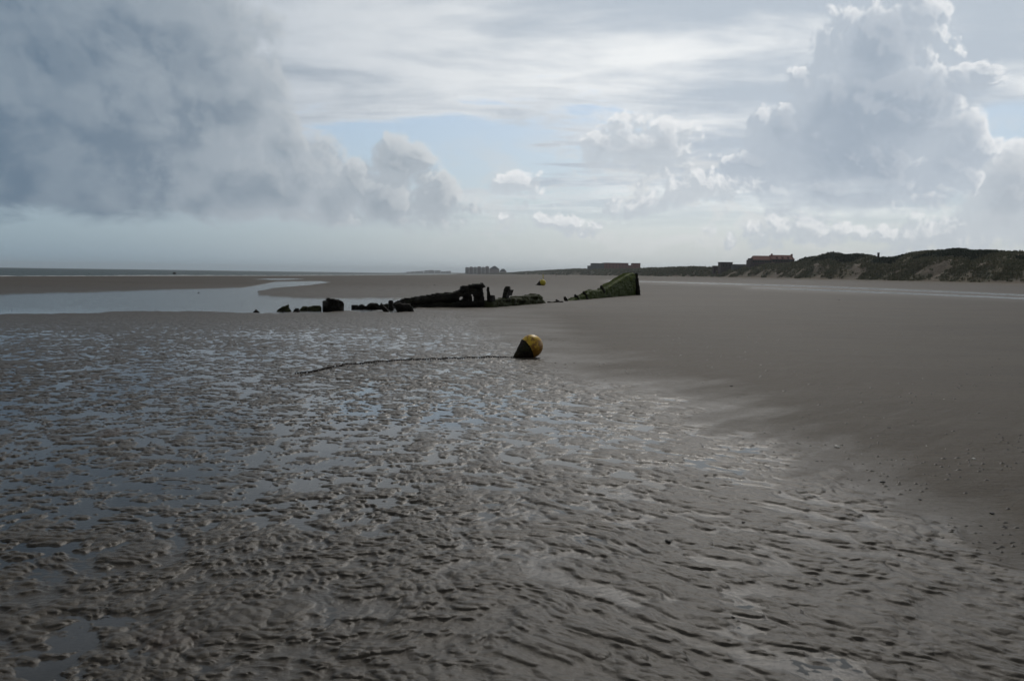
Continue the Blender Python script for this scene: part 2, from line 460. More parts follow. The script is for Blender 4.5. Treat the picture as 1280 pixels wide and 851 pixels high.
c = mixc(mo, c_firm, c_wet)
c = mixc(((voronoi(vmath(pos, 'MULTIPLY', (1.0, 4.0, 1)), 1.4).step(0.10, 0.05)) * 0.6) * (1.0 - ri), c, (.03, .025, .018))
c = mixc(dr, c, mixc(tone.step(0.3, 0.7), (.165, .138, .105), (.22, .186, .145)))
rust = noise(pos, 1.1, 3, 0.5).step(0.62, 0.74) * ri                      # rusty mineral stain on some mounds
c = mixc(rust * 0.5, c, (.080, .047, .030))
c = mixc(speck.step(0.54, 0.70) * 0.55, c, (.028, .023, .018))
c = mixc(grain.step(0.35, 0.7) * 0.3, c, (.026, .022, .018))
bmp = bump(grain * 0.0011 + speck * 0.0030 + noise(vmath(pos, 'MULTIPLY', (1.0, 3.0, 1)), 4.0, 4, 0.65) * 0.010 * (1.0 - ri), 1.0, 1.0)
rough = (mo * -0.31 + 0.66) + dr * 0.2 + (speck - 0.5) * 0.25
princ(t, out, c, rough + (1.0 - mo) * 0.04, mo * 0.24 + 0.24, bmp)

dry = sst(352.5, 349.0, gpy) * sst(560, 680, gpx) * np.clip(0.5 + 0.9 * fbm(gx * 0.002, gy * 0.012, 3), 0, 1)
dfo = np.interp(gpx, DK, DD)
dry = np.clip(dry * 0.8 + sst(0.55, 0.95, np.hypot(gx, gy) / dfo) * (gpx > 590), 0, 1)
sea_wet = np.clip(1 - poly_sd(gpx * 0.3, gpy, [(a * 0.3, b) for a, b in STRIP2]) / 3.0, 0, 1) * (gpy < 400)
moist = np.clip(1.12 - vz / 0.021, 0, 1) ** 1.3
moist = np.maximum(moist, 0.62 * rip)
_fw = sst(398, 380, gpy)
moist = moist * (1 - _fw) + _fw * np.clip(1.1 - vz / 0.05, 0, 1) * (0.22 + 0.5 * sst(760, 520, gpx))
moist = np.maximum(moist, 0.2 * (gpx > 900) * sst(3.2, 0.0, np.abs(gpy - np.interp(gpx, [900, 1020, 1280, 1600], [355.5, 360, 371, 386]))))
sand = structure('sand', grid_mesh('sand', vx, vy, vz, NR, NC, {'moist': moist, 'rip': rip, 'dry': dry}), sand_mat)
sand['label'] = 'wet grey brown beach sand with eroded ripple mounds, smooth and firm to the right'

# ------------------------------------------------------------------ water lying in the hollows and the channels
def water_material(name, amp_far, tint, rough):
    m, t, out = new_mat(name)
    pos = geo_pos(t); px_, py_, pz_ = sep(pos)
    dist = py_.step(22, 34) * (px_.step(14, 2) * 0.55 + 0.45)
    w = noise(vmath(pos, 'MULTIPLY', (1.8, 4.0, 1)), 1.0, 3, 0.6) * 0.10
    w2 = noise(pos, 5.0, 2, 0.5) * 0.006
    nrm = bump((w + w2) * dist * amp_far + noise(pos, 3.0, 2, 0.5) * 0.0007, 1.0, 1.0)
    fr = t.nodes.new('ShaderNodeFresnel'); fr.inputs[0].default_value = 1.33; t.links.new(nrm.s, fr.inputs['Normal'])
    gl = t.nodes.new('ShaderNodeBsdfGlossy'); gl.inputs['Roughness'].default_value = rough; t.links.new(nrm.s, gl.inputs['Normal'])
    gl.inputs[0].default_value = (1, 1, 1, 1)
    tr = t.nodes.new('ShaderNodeBsdfTransparent'); tr.inputs[0].default_value = (*tint, 1)
    mx = t.nodes.new('ShaderNodeMixShader')
    t.links.new(fr.outputs[0], mx.inputs[0]); t.links.new(tr.outputs[0], mx.inputs[1]); t.links.new(gl.outputs[0], mx.inputs[2])
    t.links.new(mx.outputs[0], out.inputs[0])
    return m
def quad_mesh(name, pts):
    me = bpy.data.meshes.new(name); me.from_pydata(pts, [], [tuple(range(len(pts)))]); return me
wm = water_material('shallow_water', 1.0, (.86, .87, .84), 0.06)
w = structure('water', quad_mesh('water', [(-260, 0.9, 0), (420, 0.9, 0), (420, 420, 0), (-75, 420, 0), (-70, 130, 0), (-110, 120, 0), (-260, 118, 0)]), wm)
w['label'] = 'still shallow tide water lying between sand ripples and in the channel'
# sea
sm_, t, out = new_mat('sea_water')
pos = geo_pos(t)
wv = noise(vmath(pos, 'MULTIPLY', (0.06, 0.35, 1)), 1.0, 5, 0.6)
nrm = bump(wv * 1.4, 1.0, 1.0)
foam = noise(vmath(pos, 'MULTIPLY', (0.02, 0.16, 1)), 1.0, 4, 0.6).step(0.66, 0.72)
princ(t, out, mixc(foam, (.050, .080, .080), (.35, .37, .37)), 0.45, 0.25, nrm)
shore = [ground(a, b) for a, b in SEA[1:-2]]
sea_pts = [(-20000, 60, -0.02)] + [(p.x + 8, p.y, -0.02) for p in shore] + [(-200, 9000, -0.02), (600, 30000, -0.02), (-30000, 30000, -0.02)]
sea = structure('sea', quad_mesh('sea', sea_pts), sm_)
sea['label'] = 'grey green sea beyond the sandbar on the left'
# a low breaker line running along the tide edge
def strip_mesh(name, pts, width, height, seg=6):
    vs_, fs = [], []
    for i, (x, y) in enumerate(pts):
        nx_, ny_ = -1.0, 0.15
        wd = width * (0.7 + 0.6 * random.random())
        for k in range(seg + 1):
            a = k / seg
            vs_.append((x + nx_ * (a - .5) * wd, y + ny_ * (a - .5) * wd, -0.03 + height * (0.5 + 0.8 * random.random()) * math.sin(math.pi * a)))
    for i in range(len(pts) - 1):
        for k in range(seg):
            a = i * (seg + 1) + k; fs.append((a, a + 1, a + seg + 2, a + seg + 1))
    me = bpy.data.meshes.new(name); me.from_pydata(vs_, [], fs); return me

surf_m, t, out = new_mat('surf_foam')
princ(t, out, (.62, .64, .64), 0.8, 0.2)
sp = []
for i_, (a_, b_) in enumerate(zip(shore, shore[1:])):
    if a_.y < 60 or b_.y > 2500: continue
    for q_ in range(30):
        p_ = a_.lerp(b_, q_ / 30); sp.append((p_.x + 3 + 2.5 * math.sin(p_.y * .05), p_.y))
sf = structure('surf', strip_mesh('surf', sp, 3.2, 0.16), surf_m); sf['kind'] = 'stuff'; sf['label'] = 'thin pale line of surf along the edge of the sea'; sf['category'] = 'surf'

# ------------------------------------------------------------------ tagging helpers
def tag(o, label=None, cat=None, group=None, kind=None):
    if label: o['label'] = label
    if cat: o['category'] = cat
    if group: o['group'] = group
    if kind: o['kind'] = kind
    return o
def empty(name, loc, rz=0.0):
    o = bpy.data.objects.new(name, None); COL.objects.link(o); o.location = loc; o.rotation_euler = (0, 0, rz)
    o.empty_display_size = 0.1
    return o
def link(name, me, mat=None, parent=None, loc=None):
    o = bpy.data.objects.new(name, me); COL.objects.link(o)
    if mat is not None and not me.materials: me.materials.append(mat)
    if parent is not None: o.parent = parent
    if loc is not None: o.location = loc
    return o
def bm_obj(name, bm, mat, parent=None, loc=None, smooth=False):
    me = bpy.data.meshes.new(name); bm.normal_update(); bm.to_mesh(me); bm.free()
    if smooth:
        for p in me.polygons: p.use_smooth = True
    return link(name, me, mat, parent, loc)

# ------------------------------------------------------------------ dunes
def dune_hpx(pts, q): return np.interp(q, [a for a, b in pts], [b for a, b in pts])
SKYL = [(560, 343.5), (600, 342.6), (620, 342.0), (640, 341.0), (650, 340.2), (680, 338.6), (700, 337.6), (720, 336.6), (740, 337.0), (770, 337.0), (800, 336.8), (815, 336.2), (835, 335.6), (845, 335.4), (860, 334.8), (875, 335.4),
        (890, 335.6), (905, 335.6), (920, 334), (940, 331.6), (960, 331.0), (980, 330.6), (994, 328.6), (1000, 326.9), (1010, 324.6), (1025, 320.6), (1038, 318.0), (1046, 318.2), (1052, 320.6), (1060, 321.0), (1068, 320.0), (1080, 321.0), (1090, 321.0),
        (1097, 323.5), (1104, 323.2), (1112, 325.6), (1120, 323.6), (1130, 321), (1140, 317.5), (1150, 316), (1165, 314.8), (1180, 314.0), (1195, 313.2), (1203, 313.6), (1208, 316), (1230, 315.8), (1240, 315.2), (1250, 316.2), (1262, 315.6), (1275, 315.2), (1290, 316), (1320, 314), (1380, 312), (1500, 306), (1800, 290), (2400, 270)]
def ray(px):                       # bearing unit on the ground
    d = pdir(px, 343); n = math.hypot(d.x, d.y); return d.x / n, d.y / n
nb, nv = 1500, 90
bx = np.concatenate([np.linspace(570, 1420, 1400), np.linspace(1425, 2300, 100)])
vv = np.linspace(-0.06, 1.5, nv)
Xd = np.zeros((nb, nv)); Yd = np.zeros((nb, nv)); Zd = np.zeros((nb, nv)); Sn = np.zeros((nb, nv))
foot_d = np.interp(bx, DK, DD); foot_z = np.interp(bx, DK, FZ)
depth_d = 55 + foot_d * 0.07
for i, q in enumerate(bx):
    ux, uy = ray(q)
    df = foot_d[i]; dc = df + depth_d[i]
    top = dune_hpx(SKYL, q)
    d3 = pdir(q, top); zc = EYE + d3.z / math.hypot(d3.x, d3.y) * dc
    zf = foot_z[i]
    r = df + vv * depth_d[i]
    prof = 0.62 * sst(-0.02, 0.42, vv) + 0.38 * sst(0.4, 1.0, vv)
    prof = np.where(vv > 1, 1 - 0.5 * (vv - 1), prof)
    Xd[i] = ux * r; Yd[i] = uy * r; Zd[i] = zf + (zc - zf) * prof
    Zd[i] -= 0.8 * (vv < -0.02)
L = Xd * 0.035; Q = Yd * 0.02
rel = fbm(L * 1.4, Q * 1.4, 5, 0.55)
amp = np.clip(vv / 0.3, 0, 1) * np.clip(np.abs(1.0 - vv) / 0.35, 0.12, 1)
Zd += rel * 1.9 * amp[None, :] * (np.clip(Zd - 2, 0, 6) / 6)
gul = np.abs(gn(Xd * 0.03 + Yd * 0.018, Yd * 0.008))
Zd -= 2.6 * np.clip(0.16 - gul, 0, 1) * 4 * sst(0.02, 0.2, vv)[None, :] * sst(0.75, 0.4, vv)[None, :]
# sandy blow-outs low on the seaward face
patch = fbm(Xd * 0.075 + 7, Yd * 0.035, 4, 0.6)
blow = np.exp(-((bx - 935) / 26) ** 2) * 0.55 + np.exp(-((bx - 985) / 14) ** 2) * 0.5 + np.exp(-((bx - 1068) / 9) ** 2) * 0.8 + np.exp(-((bx - 1235) / 8) ** 2) * 0.35
bare = np.clip(sst(0.02, 0.42, patch + 0.85 * blow[:, None] * sst(0.6, 0.2, vv)[None, :] + 0.55 * sst(0.16, 0.0, vv)[None, :] - 0.5 * sst(0.35, 0.7, vv)[None, :] - 0.17), 0, 1)
dune_mat, t, out = new_mat('dune_ground')
pos = geo_pos(t)
ba = attr(t, 'bare')
veg = mixc(noise(vmath(pos, 'MULTIPLY', (.05, .02, .2)), 1.0, 5, 0.6).step(0.35, 0.65), (.080, .080, .050), (.18, .15, .10))
sd_ = mixc(noise(pos, 0.25, 4, 0.6), (.15, .122, .092), (.23, .19, .145))
princ(t, out, mixc(ba, veg, sd_), 0.9, 0.2, bump(noise(pos, 0.5, 5, 0.65) * 0.9, 1.0, 1.0))
dunes = structure('dunes', grid_mesh('dunes', Xd.ravel(), Yd.ravel(), Zd.ravel(), nb, nv, {'bare': bare.ravel()}), dune_mat)
dunes['label'] = 'long line of sand dunes behind the beach on the right'

# marram grass and scrub: countless tufts, one mesh each
def tuft_mesh(name, n, sel, size, blades, spread, mats, dark):
    rng = np.random.RandomState(5 + n)
    V, F, A = [], [], []
    w = sel.ravel().astype(float)
    # equal numbers per bearing, so the far dunes are as ragged as the near ones
    p = w / w.sum()
    ids = rng.choice(w.size, n, p=p)
    ii, jj = ids // nv, ids % nv
    x = Xd[ii, jj] + rng.normal(0, .4, n); y = Yd[ii, jj] + rng.normal(0, 1.2, n); zz = Zd[ii, jj]
    dist = np.hypot(x, y)
    sc = size * (0.6 + 0.8 * rng.rand(n)) * np.clip(dist / 430, 0.8, 2.6)
    nbv = blades
    tot = n * nbv
    rep = np.repeat(np.arange(n), nbv)
    th = rng.rand(tot) * 2 * np.pi; rr = rng.rand(tot) ** 0.6 * spread * sc[rep]
    hgt = sc[rep] * (0.5 + 0.6 * rng.rand(tot)) * (1 - 0.45 * (rr / (spread * sc[rep])) ** 2)
    cx = x[rep] + np.cos(th) * rr; cy = y[rep] + np.sin(th) * rr; cz = zz[rep] - 0.1
    wd = sc[rep] * 0.22; ph = rng.rand(tot) * np.pi
    lx = rng.normal(0, .25, tot) * hgt; ly = rng.normal(0, .25, tot) * hgt
    a = np.stack([cx - np.cos(ph) * wd, cy - np.sin(ph) * wd, cz], -1)
    b = np.stack([cx + np.cos(ph) * wd, cy + np.sin(ph) * wd, cz], -1)
    c_ = np.stack([cx + lx + np.cos(ph) * wd * .5, cy + ly + np.sin(ph) * wd * .5, cz + hgt], -1)
    d_ = np.stack([cx + lx * 1.3 - np.cos(ph) * wd * .6, cy + ly * 1.3 - np.sin(ph) * wd * .6, cz + hgt * .86], -1)
    co = np.stack([a, b, c_, d_], 1).reshape(-1, 3).astype(np.float32)
    me = bpy.data.meshes.new(name)
    me.vertices.add(len(co)); me.vertices.foreach_set('co', co.ravel())
    me.loops.add(len(co)); me.loops.foreach_set('vertex_index', np.arange(len(co), dtype=np.int32))
    me.polygons.add(tot); me.polygons.foreach_set('loop_start', np.arange(0, len(co), 4, dtype=np.int32))
    tn = me.attributes.new('tone', 'FLOAT', 'POINT'); tn.data.foreach_set('value', np.repeat(rng.rand(n)[rep], 4).astype(np.float32))
    me.update(); me.validate()
    return me
def leaf_mat(name, c1, c2):
    m, t, out = new_mat(name)
    princ(t, out, mixc(attr(t, 'tone'), c1, c2), 0.8, 0.25); return m
marram = leaf_mat('marram_grass', (.105, .118, .062), (.23, .205, .13))
scrub = leaf_mat('dark_scrub', (.030, .042, .026), (.066, .080, .045))
vis = (vv > 0.02) & (vv < 1.15)
selg = (1 - bare) * vis[None, :] * (1.0)
g1 = link('dune_grass', tuft_mesh('dune_grass', 34000, selg * (0.25 + sst(-0.2, 0.3, fbm(Xd * .05, Yd * .03, 3))), 1.0, 6, 0.9, None, 0), marram)
tag(g1, 'grey green marram grass covering the dunes', 'grass', kind='stuff')
kx = (sst(995, 1020, bx) * 1.0)
sels = ((vv > 0.62) & (vv < 1.15))[None, :] * sst(-0.25, 0.15, fbm(Xd * .02, Yd * .02, 3))[:, :] * kx[:, None]
g2 = link('dune_scrub', tuft_mesh('dune_scrub', 15000, sels, 1.25, 9, 1.1, None, 1), scrub)
tag(g2, 'dark green scrub thicket along the dune crests', 'scrub', kind='stuff')

# ------------------------------------------------------------------ masonry helpers
def plain(name, c1, c2=None, rough=0.8, scale=1.0, spec=0.3):
    m, t, out = new_mat(name)
    if c2 is None: c2 = tuple(v * 0.75 for v in c1)
    tcn = NX(t, t.nodes.new('ShaderNodeTexCoord').outputs['Object'])
    princ(t, out, mixc(noise(tcn, scale, 5, 0.6).step(0.3, 0.7), c1, c2), rough, spec); return m
def box(bm, x0, x1, y0, y1, z0, z1):
    v = [bm.verts.new(p) for p in ((x0, y0, z0), (x1, y0, z0), (x1, y1, z0), (x0, y1, z0), (x0, y0, z1), (x1, y0, z1), (x1, y1, z1), (x0, y1, z1))]
    for f in ((0, 3, 2, 1), (4, 5, 6, 7), (0, 1, 5, 4), (1, 2, 6, 5), (2, 3, 7, 6), (3, 0, 4, 7)): bm.faces.new([v[i] for i in f])
def gable(bm, x0, x1, y0, y1, z0, z1, ov=0.5, hip=0.0):
    a = [(x0 - ov, y0 - ov, z0), (x1 + ov, y0 - ov, z0), (x1 + ov, y1 + ov, z0), (x0 - ov, y1 + ov, z0), (x0 - ov + hip, (y0 + y1) / 2, z1), (x1 + ov - hip, (y0 + y1) / 2, z1)]
    v = [bm.verts.new(p) for p in a]
    for f in ((0, 1, 5, 4), (2, 3, 4, 5), (1, 2, 5), (3, 0, 4), (0, 3, 2, 1)): bm.faces.new([v[i] for i in f])
brick_red = plain('red_brick', (.27, .095, .072), (.20, .075, .06), scale=0.4)
tile_red = plain('red_roof_tile', (.21, .075, .055), (.15, .055, .042), scale=0.5)
brick_grey = plain('grey_render', (.16, .16, .165), (.12, .12, .125), scale=0.3)
dark_brick = plain('dark_brick', (.11, .082, .08), (.08, .062, .06), scale=0.4)
slate = plain('grey_slate', (.07, .072, .08), (.05, .05, .056), scale=0.4)
glass_m = plain('window_glass', (.03, .035, .04), rough=0.15, spec=0.6)
pale_wall = plain('pale_render', (.42, .38, .36), (.32, .29, .28), scale=0.15)
pink_wall = plain('pinkish_brick_render', (.30, .22, .21), (.24, .18, .17), scale=0.15)

def frame_at(name, px0, px1, pyb, Y, label, cat, group=None):
    """empty at the ground corner of a building seen between two bearings; returns scale data"""
    a, b = at(px0, pyb, Y), at(px1, pyb, Y)
    o = empty(name, a)
    tag(o, label, cat, group)
    return o, (b.x - a.x), Y / FPX
def windows(o, W, zs, n, x0, x1, ww, wh, y=-0.05):
    for zc in zs:
        for k in range(n):
            cx = x0 + (x1 - x0) * (k + .5) / n
            bm = bmesh.new(); box(bm, cx - ww / 2, cx + ww / 2, y, y + .12, zc, zc + wh); bm_obj('window', bm, glass_m, o)

# long holiday block, grey wing and brick wing
o, W, s = frame_at('apartment_block', 736, 800, 338.5, 1850, 'long low red brick block with a grey left wing on the far dunes', 'building')
u = s
bm = bmesh.new(); box(bm, 0, 19 * u, 0, 40, -6, 6.5 * u); box(bm, 4 * u, 19 * u, 1, 40, 6.5 * u, 9.6 * u); bm_obj('grey_wing', bm, brick_grey, o)
bm = bmesh.new(); box(bm, 19 * u, 49 * u, -2, 40, -6, 9.8 * u); box(bm, 49 * u, 55.5 * u, 0, 40, -6, 7.6 * u); box(bm, 55.5 * u, 64 * u, -1, 40, -6, 9.8 * u); bm_obj('brick_wing', bm, brick_red, o)
bm = bmesh.new(); box(bm, 18.6 * u, 49.2 * u, -2.5, 41, 9.8 * u, 10.3 * u); box(bm, 55.2 * u, 64.3 * u, -1.5, 41, 9.8 * u, 10.3 * u); bm_obj('roof', bm, slate, o)
windows(o, W, [4.2 * u, 7.0 * u], 7, 20 * u, 48 * u, 2.6, 1.8, y=-2.06)
# two small houses right of it
for nm, a, b, py_, hh_, Y, lab in (('dune_house', 812, 822, 336.8, 2.8, 1300, 'small dark house with a low roof, left one of two beyond the mossy wreck stern'),
                                ('dune_house', 823, 829, 336.8, 2.2, 1290, 'tiny dark flat roofed hut, right one of two beyond the mossy wreck stern')):
    o, W, s = frame_at(nm, a, b, py_, Y, lab, 'house')
    bm = bmesh.new(); box(bm, 0, W, 0, 8, -5, hh_ * .6 * s); bm_obj('wall', bm, dark_brick, o)
    bm = bmesh.new(); gable(bm, 0, W, 0, 8, hh_ * .6 * s, hh_ * s, hip=1.5 if W > 8 else 0.6); bm_obj('roof', bm, slate, o)
# flat roofed block and its small neighbour
o, W, s = frame_at('dune_hut', 892, 898.5, 336.0, 880, 'small dark flat roofed hut left of the square block on the dunes', 'hut')
bm = bmesh.new(); box(bm, 0, W, 0, 6, -5, 3.4 * s); bm_obj('wall', bm, dark_brick, o)
bm = bmesh.new(); box(bm, -.4, W + .4, -.4, 6.4, 3.4 * s, 3.8 * s); bm_obj('roof', bm, slate, o)
o, W, s = frame_at('square_building', 901, 915.5, 336.5, 850, 'square dark brick building with a flat overhanging roof on the dunes', 'building')
bm = bmesh.new(); box(bm, 0, W, 0, 12, -5, 8.2 * s); bm_obj('wall', bm, dark_brick, o)
bm = bmesh.new(); box(bm, -.5, W + .4, -.5, 12.5, 8.2 * s, 8.9 * s); bm_obj('roof', bm, slate, o)
windows(o, W, [3.9 * s], 3, 1, W - 1, 1.3, 1.5)
o, W, s = frame_at('long_low_building', 916.5, 940, 336.5, 838, 'long low grey building between the square block and the red roofed house', 'building')
bm = bmesh.new(); box(bm, 0, W, 0, 9, -5, 5.4 * s); bm_obj('wall', bm, brick_grey, o)
bm = bmesh.new(); box(bm, -.3, W + .3, -.4, 9.4, 5.4 * s, 6.1 * s); bm_obj('roof', bm, slate, o)
# the large red roofed house
o, W, s = frame_at('large_house', 938, 992.5, 330.2, 790, 'large brick house with stepped red roof and end chimney on the dunes', 'house')
bm = bmesh.new(); box(bm, 0, 54.5 * s, 0, 14, -5, 5.5 * s); box(bm, 26 * s, 54.4 * s, -1, 14.2, 5.5 * s, 6.5 * s); bm_obj('wall', bm, dark_brick, o)
rf = None
bm = bmesh.new(); gable(bm, 3.5 * s, 27 * s, 0, 14, 5.5 * s, 10.8 * s, 0.4, hip=2.0); rf = bm_obj('roof', bm, tile_red, o)
bm = bmesh.new(); gable(bm, 25.5 * s, 54 * s, -1, 14.2, 6.5 * s, 12.0 * s, 0.4, hip=1.0); rf2 = bm_obj('roof', bm, tile_red, o)
bm = bmesh.new(); box(bm, 28.0 * s, 29.6 * s, 6, 7.4, 11.5 * s, 13.6 * s); bm_obj('chimney', bm, brick_red, rf2)
bm = bmesh.new(); box(bm, 52.8 * s, 54.6 * s, 5.4, 7.8, 8 * s, 13.4 * s); bm_obj('chimney', bm, brick_red, rf2)
bm = bmesh.new(); box(bm, 0.2 * s, 3.4 * s, 2, 10, 5.5 * s, 7.4 * s); bm_obj('side_annex', bm, dark_brick, o)
windows(o, W, [2.4 * s], 8, 2, 26 * s, 1.3, 1.7); windows(o, W, [3.6 * s], 8, 27 * s, 53 * s, 1.3, 1.7, y=-1.06)
for k in range(3):
    cx = (33 + 7 * k) * s
    bm = bmesh.new(); box(bm, cx - 1.0, cx + 1.0, 0.6, 3.2, 7.2 * s, 9.4 * s); d = bm_obj('dormer', bm, brick_red, rf2)
    bm = bmesh.new(); box(bm, cx - .6, cx + .6, 0.5, .6, 7.9 * s, 9.0 * s); bm_obj('window', bm, glass_m, d)
# slim tower on the dune dip
o = empty('brick_tower', at(1097.6, 327, 520)); tag(o, 'slim dark square tower rising behind the dip in the dunes', 'tower')
s = 520 / FPX
def ngon_prism(bm, n, r0, r1, z0, z1, cx=0, cy=0, cap=True):
    a = [bm.verts.new((cx + r0 * math.cos(2 * math.pi * (k + .5) / n), cy + r0 * math.sin(2 * math.pi * (k + .5) / n), z0)) for k in range(n)]
    b = [bm.verts.new((cx + r1 * math.cos(2 * math.pi * (k + .5) / n), cy + r1 * math.sin(2 * math.pi * (k + .5) / n), z1)) for k in range(n)]
    for k in range(n): bm.faces.new((a[k], a[(k + 1) % n], b[(k + 1) % n], b[k]))
    if cap: bm.faces.new(b); bm.faces.new(a[::-1])
bm = bmesh.new(); ngon_prism(bm, 4, 1.45 * s, 1.4 * s, -5, 9.8 * s); bm_obj('shaft', bm, dark_brick, o)
bm = bmesh.new(); ngon_prism(bm, 4, 1.6 * s, 1.6 * s, 9.8 * s, 11.0 * s); bm_obj('parapet', bm, slate, o)
# promenade apartment blocks of the far town
YT = 3700; s = YT / FPX
xs = [581.5, 586.5, 591.5, 596.5, 601.5, 606.5]
for k, x in enumerate(xs):
    nth = ('leftmost', 'second from the left', 'third from the left', 'fourth from the left', 'fifth from the left', 'sixth and last flat topped')[k]
    o, W, ss = frame_at('seafront_block', x, x + 4.7, 342.3, YT - k * 18, '%s of the pale pinkish apartment blocks on the far seafront' % nth, 'building', 'apartment blocks of the far seafront')
    h_ = (7.2, 7.8, 7.4, 8.0, 7.3, 8.2)[k] * s
    bm = bmesh.new(); box(bm, 0, W, 0, 16, -6, h_); bm_obj('wall', bm, pink_wall if k % 2 else pale_wall, o)
    bm = bmesh.new(); gable(bm, 0, W, 0, 16, h_, h_ + 4, 0.4, hip=3.5); bm_obj('roof', bm, slate, o)
    for r_ in range(4):
        bm = bmesh.new(); box(bm, 1.2, W - 1.2, -.9, -.04, h_ * (r_ + .8) / 5.2, h_ * (r_ + .8) / 5.2 + 2.0); bm_obj('balcony', bm, slate, o)
o, W, ss = frame_at('peaked_building', 611.5, 624, 342.3, YT - 60, 'tall far building with a steep pointed roof at the end of the seafront row', 'building')
bm = bmesh.new(); box(bm, 0, W, 0, 24, -6, 6 * s); bm_obj('wall', bm, pink_wall, o)
bm = bmesh.new(); gable(bm, 0, W, 0, 24, 6 * s, 9.6 * s, 0.6, hip=W * .42); bm_obj('roof', bm, slate, o)
o, W, ss = frame_at('sloping_building', 624.3, 633, 342.6, YT - 90, 'lower far building with a sloping grey roof right of the pointed one', 'building')
bm = bmesh.new(); box(bm, 0, W, 0, 20, -6, 3.2 * s); bm_obj('wall', bm, pale_wall, o)
bm = bmesh.new(); gable(bm, 0, W, 0, 20, 3.2 * s, 6.4 * s, 0.6, hip=W * .35); bm_obj('roof', bm, slate, o)
# headland with the faintest town
YF = 7200; s = YF / FPX
hl = []
bm = bmesh.new()
pts = [(470, 340.6), (490, 340.2), (505, 339.5), (530, 339.2), (560, 339.6), (585, 339.9), (620, 340.2), (660, 340)]
pv = []
for px_, py_ in pts:
    a = at(px_, py_ + 1.3, YF); pv.append((bm.verts.new((a.x, YF, -1)), bm.verts.new((a.x, YF + 80, max(a.z, 1))), bm.verts.new((a.x, YF + 700, -1))))
for a, b in zip(pv, pv[1:]):
    bm.faces.new((a[0], b[0], b[1], a[1])); bm.faces.new((a[1], b[1], b[2], a[2]))
hd = bm_obj('headland', bm, dune_mat); hd['kind'] = 'structure'
rr = random.Random(3)
x = 508
labs = ['faint far town building at the left end of the hazy skyline', 'faint low far building next to the left end of the hazy skyline', 'faint wide far building in the left half of the hazy skyline', 'faint far building left of the middle of the hazy skyline', 'faint tall far block in the middle of the hazy skyline',
        'faint far block right of the middle of the hazy skyline', 'faint far building in the right half of the hazy skyline', 'faint low far building near the right end of the hazy skyline', 'faint far block at the right end of the hazy skyline']
for k in range(9):
    wpx = rr.uniform(3.5, 7.5); hpx = (1.2, 1.6, 2.0, 2.2, 3.0, 3.2, 3.0, 1.8, 2.2)[k]
    o, W, ss = frame_at('far_building', x, x + wpx, 340.9, YF - 60, labs[k], 'building', 'buildings of the far hazy town')
    bm = bmesh.new(); box(bm, 0, W, 0, 30, -8, hpx * s * .8); bm_obj('wall', bm, pale_wall, o)
    bm = bmesh.new(); gable(bm, 0, W, 0, 30, hpx * s * .8, hpx * s, 1, hip=4); bm_obj('roof', bm, slate, o)
    x += wpx + rr.uniform(.2, 1.4)

# ------------------------------------------------------------------ haze
haze_m, t, out = new_mat('haze')
pvn = t.nodes.new('ShaderNodeVolumePrincipled'); pvn.inputs['Color'].default_value = (.88, .95, 1, 1)
pvn.inputs['Density'].default_value = 0.00008; pvn.inputs['Anisotropy'].default_value = 0.3
t.links.new(pvn.outputs[0], out.inputs['Volume'])
bm = bmesh.new(); box(bm, -16000, 9000, -60, 15000, -2.2, 95)
hz = bm_obj('haze', bm, haze_m); hz['kind'] = 'stuff'; hz['label'] = 'pale sea haze lying over the far shore'; hz['category'] = 'haze'

# ------------------------------------------------------------------ wreck
def wreck_mat(name, dark, light, green, gshare, scale=3.0):
    m, t, out = new_mat(name)
    tcn = NX(t, t.nodes.new('ShaderNodeTexCoord').outputs['Object'])
    nz = sep(NX(t, t.nodes.new('ShaderNodeNewGeometry').outputs['Normal']))[2]
    n = noise(tcn, scale, 6, 0.65)
    c = mixc(n.step(0.35, 0.7), dark, light)
    g = (noise(tcn, 1.6, 5, 0.65) + nz * 0.12).step(0.62 - gshare * 0.35, 0.80 - gshare * 0.35)
    c = mixc(g, c, mixc(noise(tcn, 12, 3, 0.6), tuple(v * .6 for v in green), green))
    princ(t, out, c, 0.75, 0.25, bump(noise(tcn, 14, 5, 0.7) * 0.05, 1.0, 1.0)); return m
m_hull = wreck_mat('blackened_timber', (.010, .009, .007), (.028, .024, .018), (.030, .034, .012), 0.15)
m_sec = wreck_mat('weedy_timber', (.020, .020, .012), (.055, .050, .030), (.055, .062, .022), 0.8)
m_moss = wreck_mat('weed_covered_hull', (.026, .030, .010), (.055, .062, .016), (.11, .145, .016), 1.1)
m_moss_dark = wreck_mat('dark_weed_hull', (.016, .020, .006), (.036, .044, .011), (.060, .085, .010), 1.0)

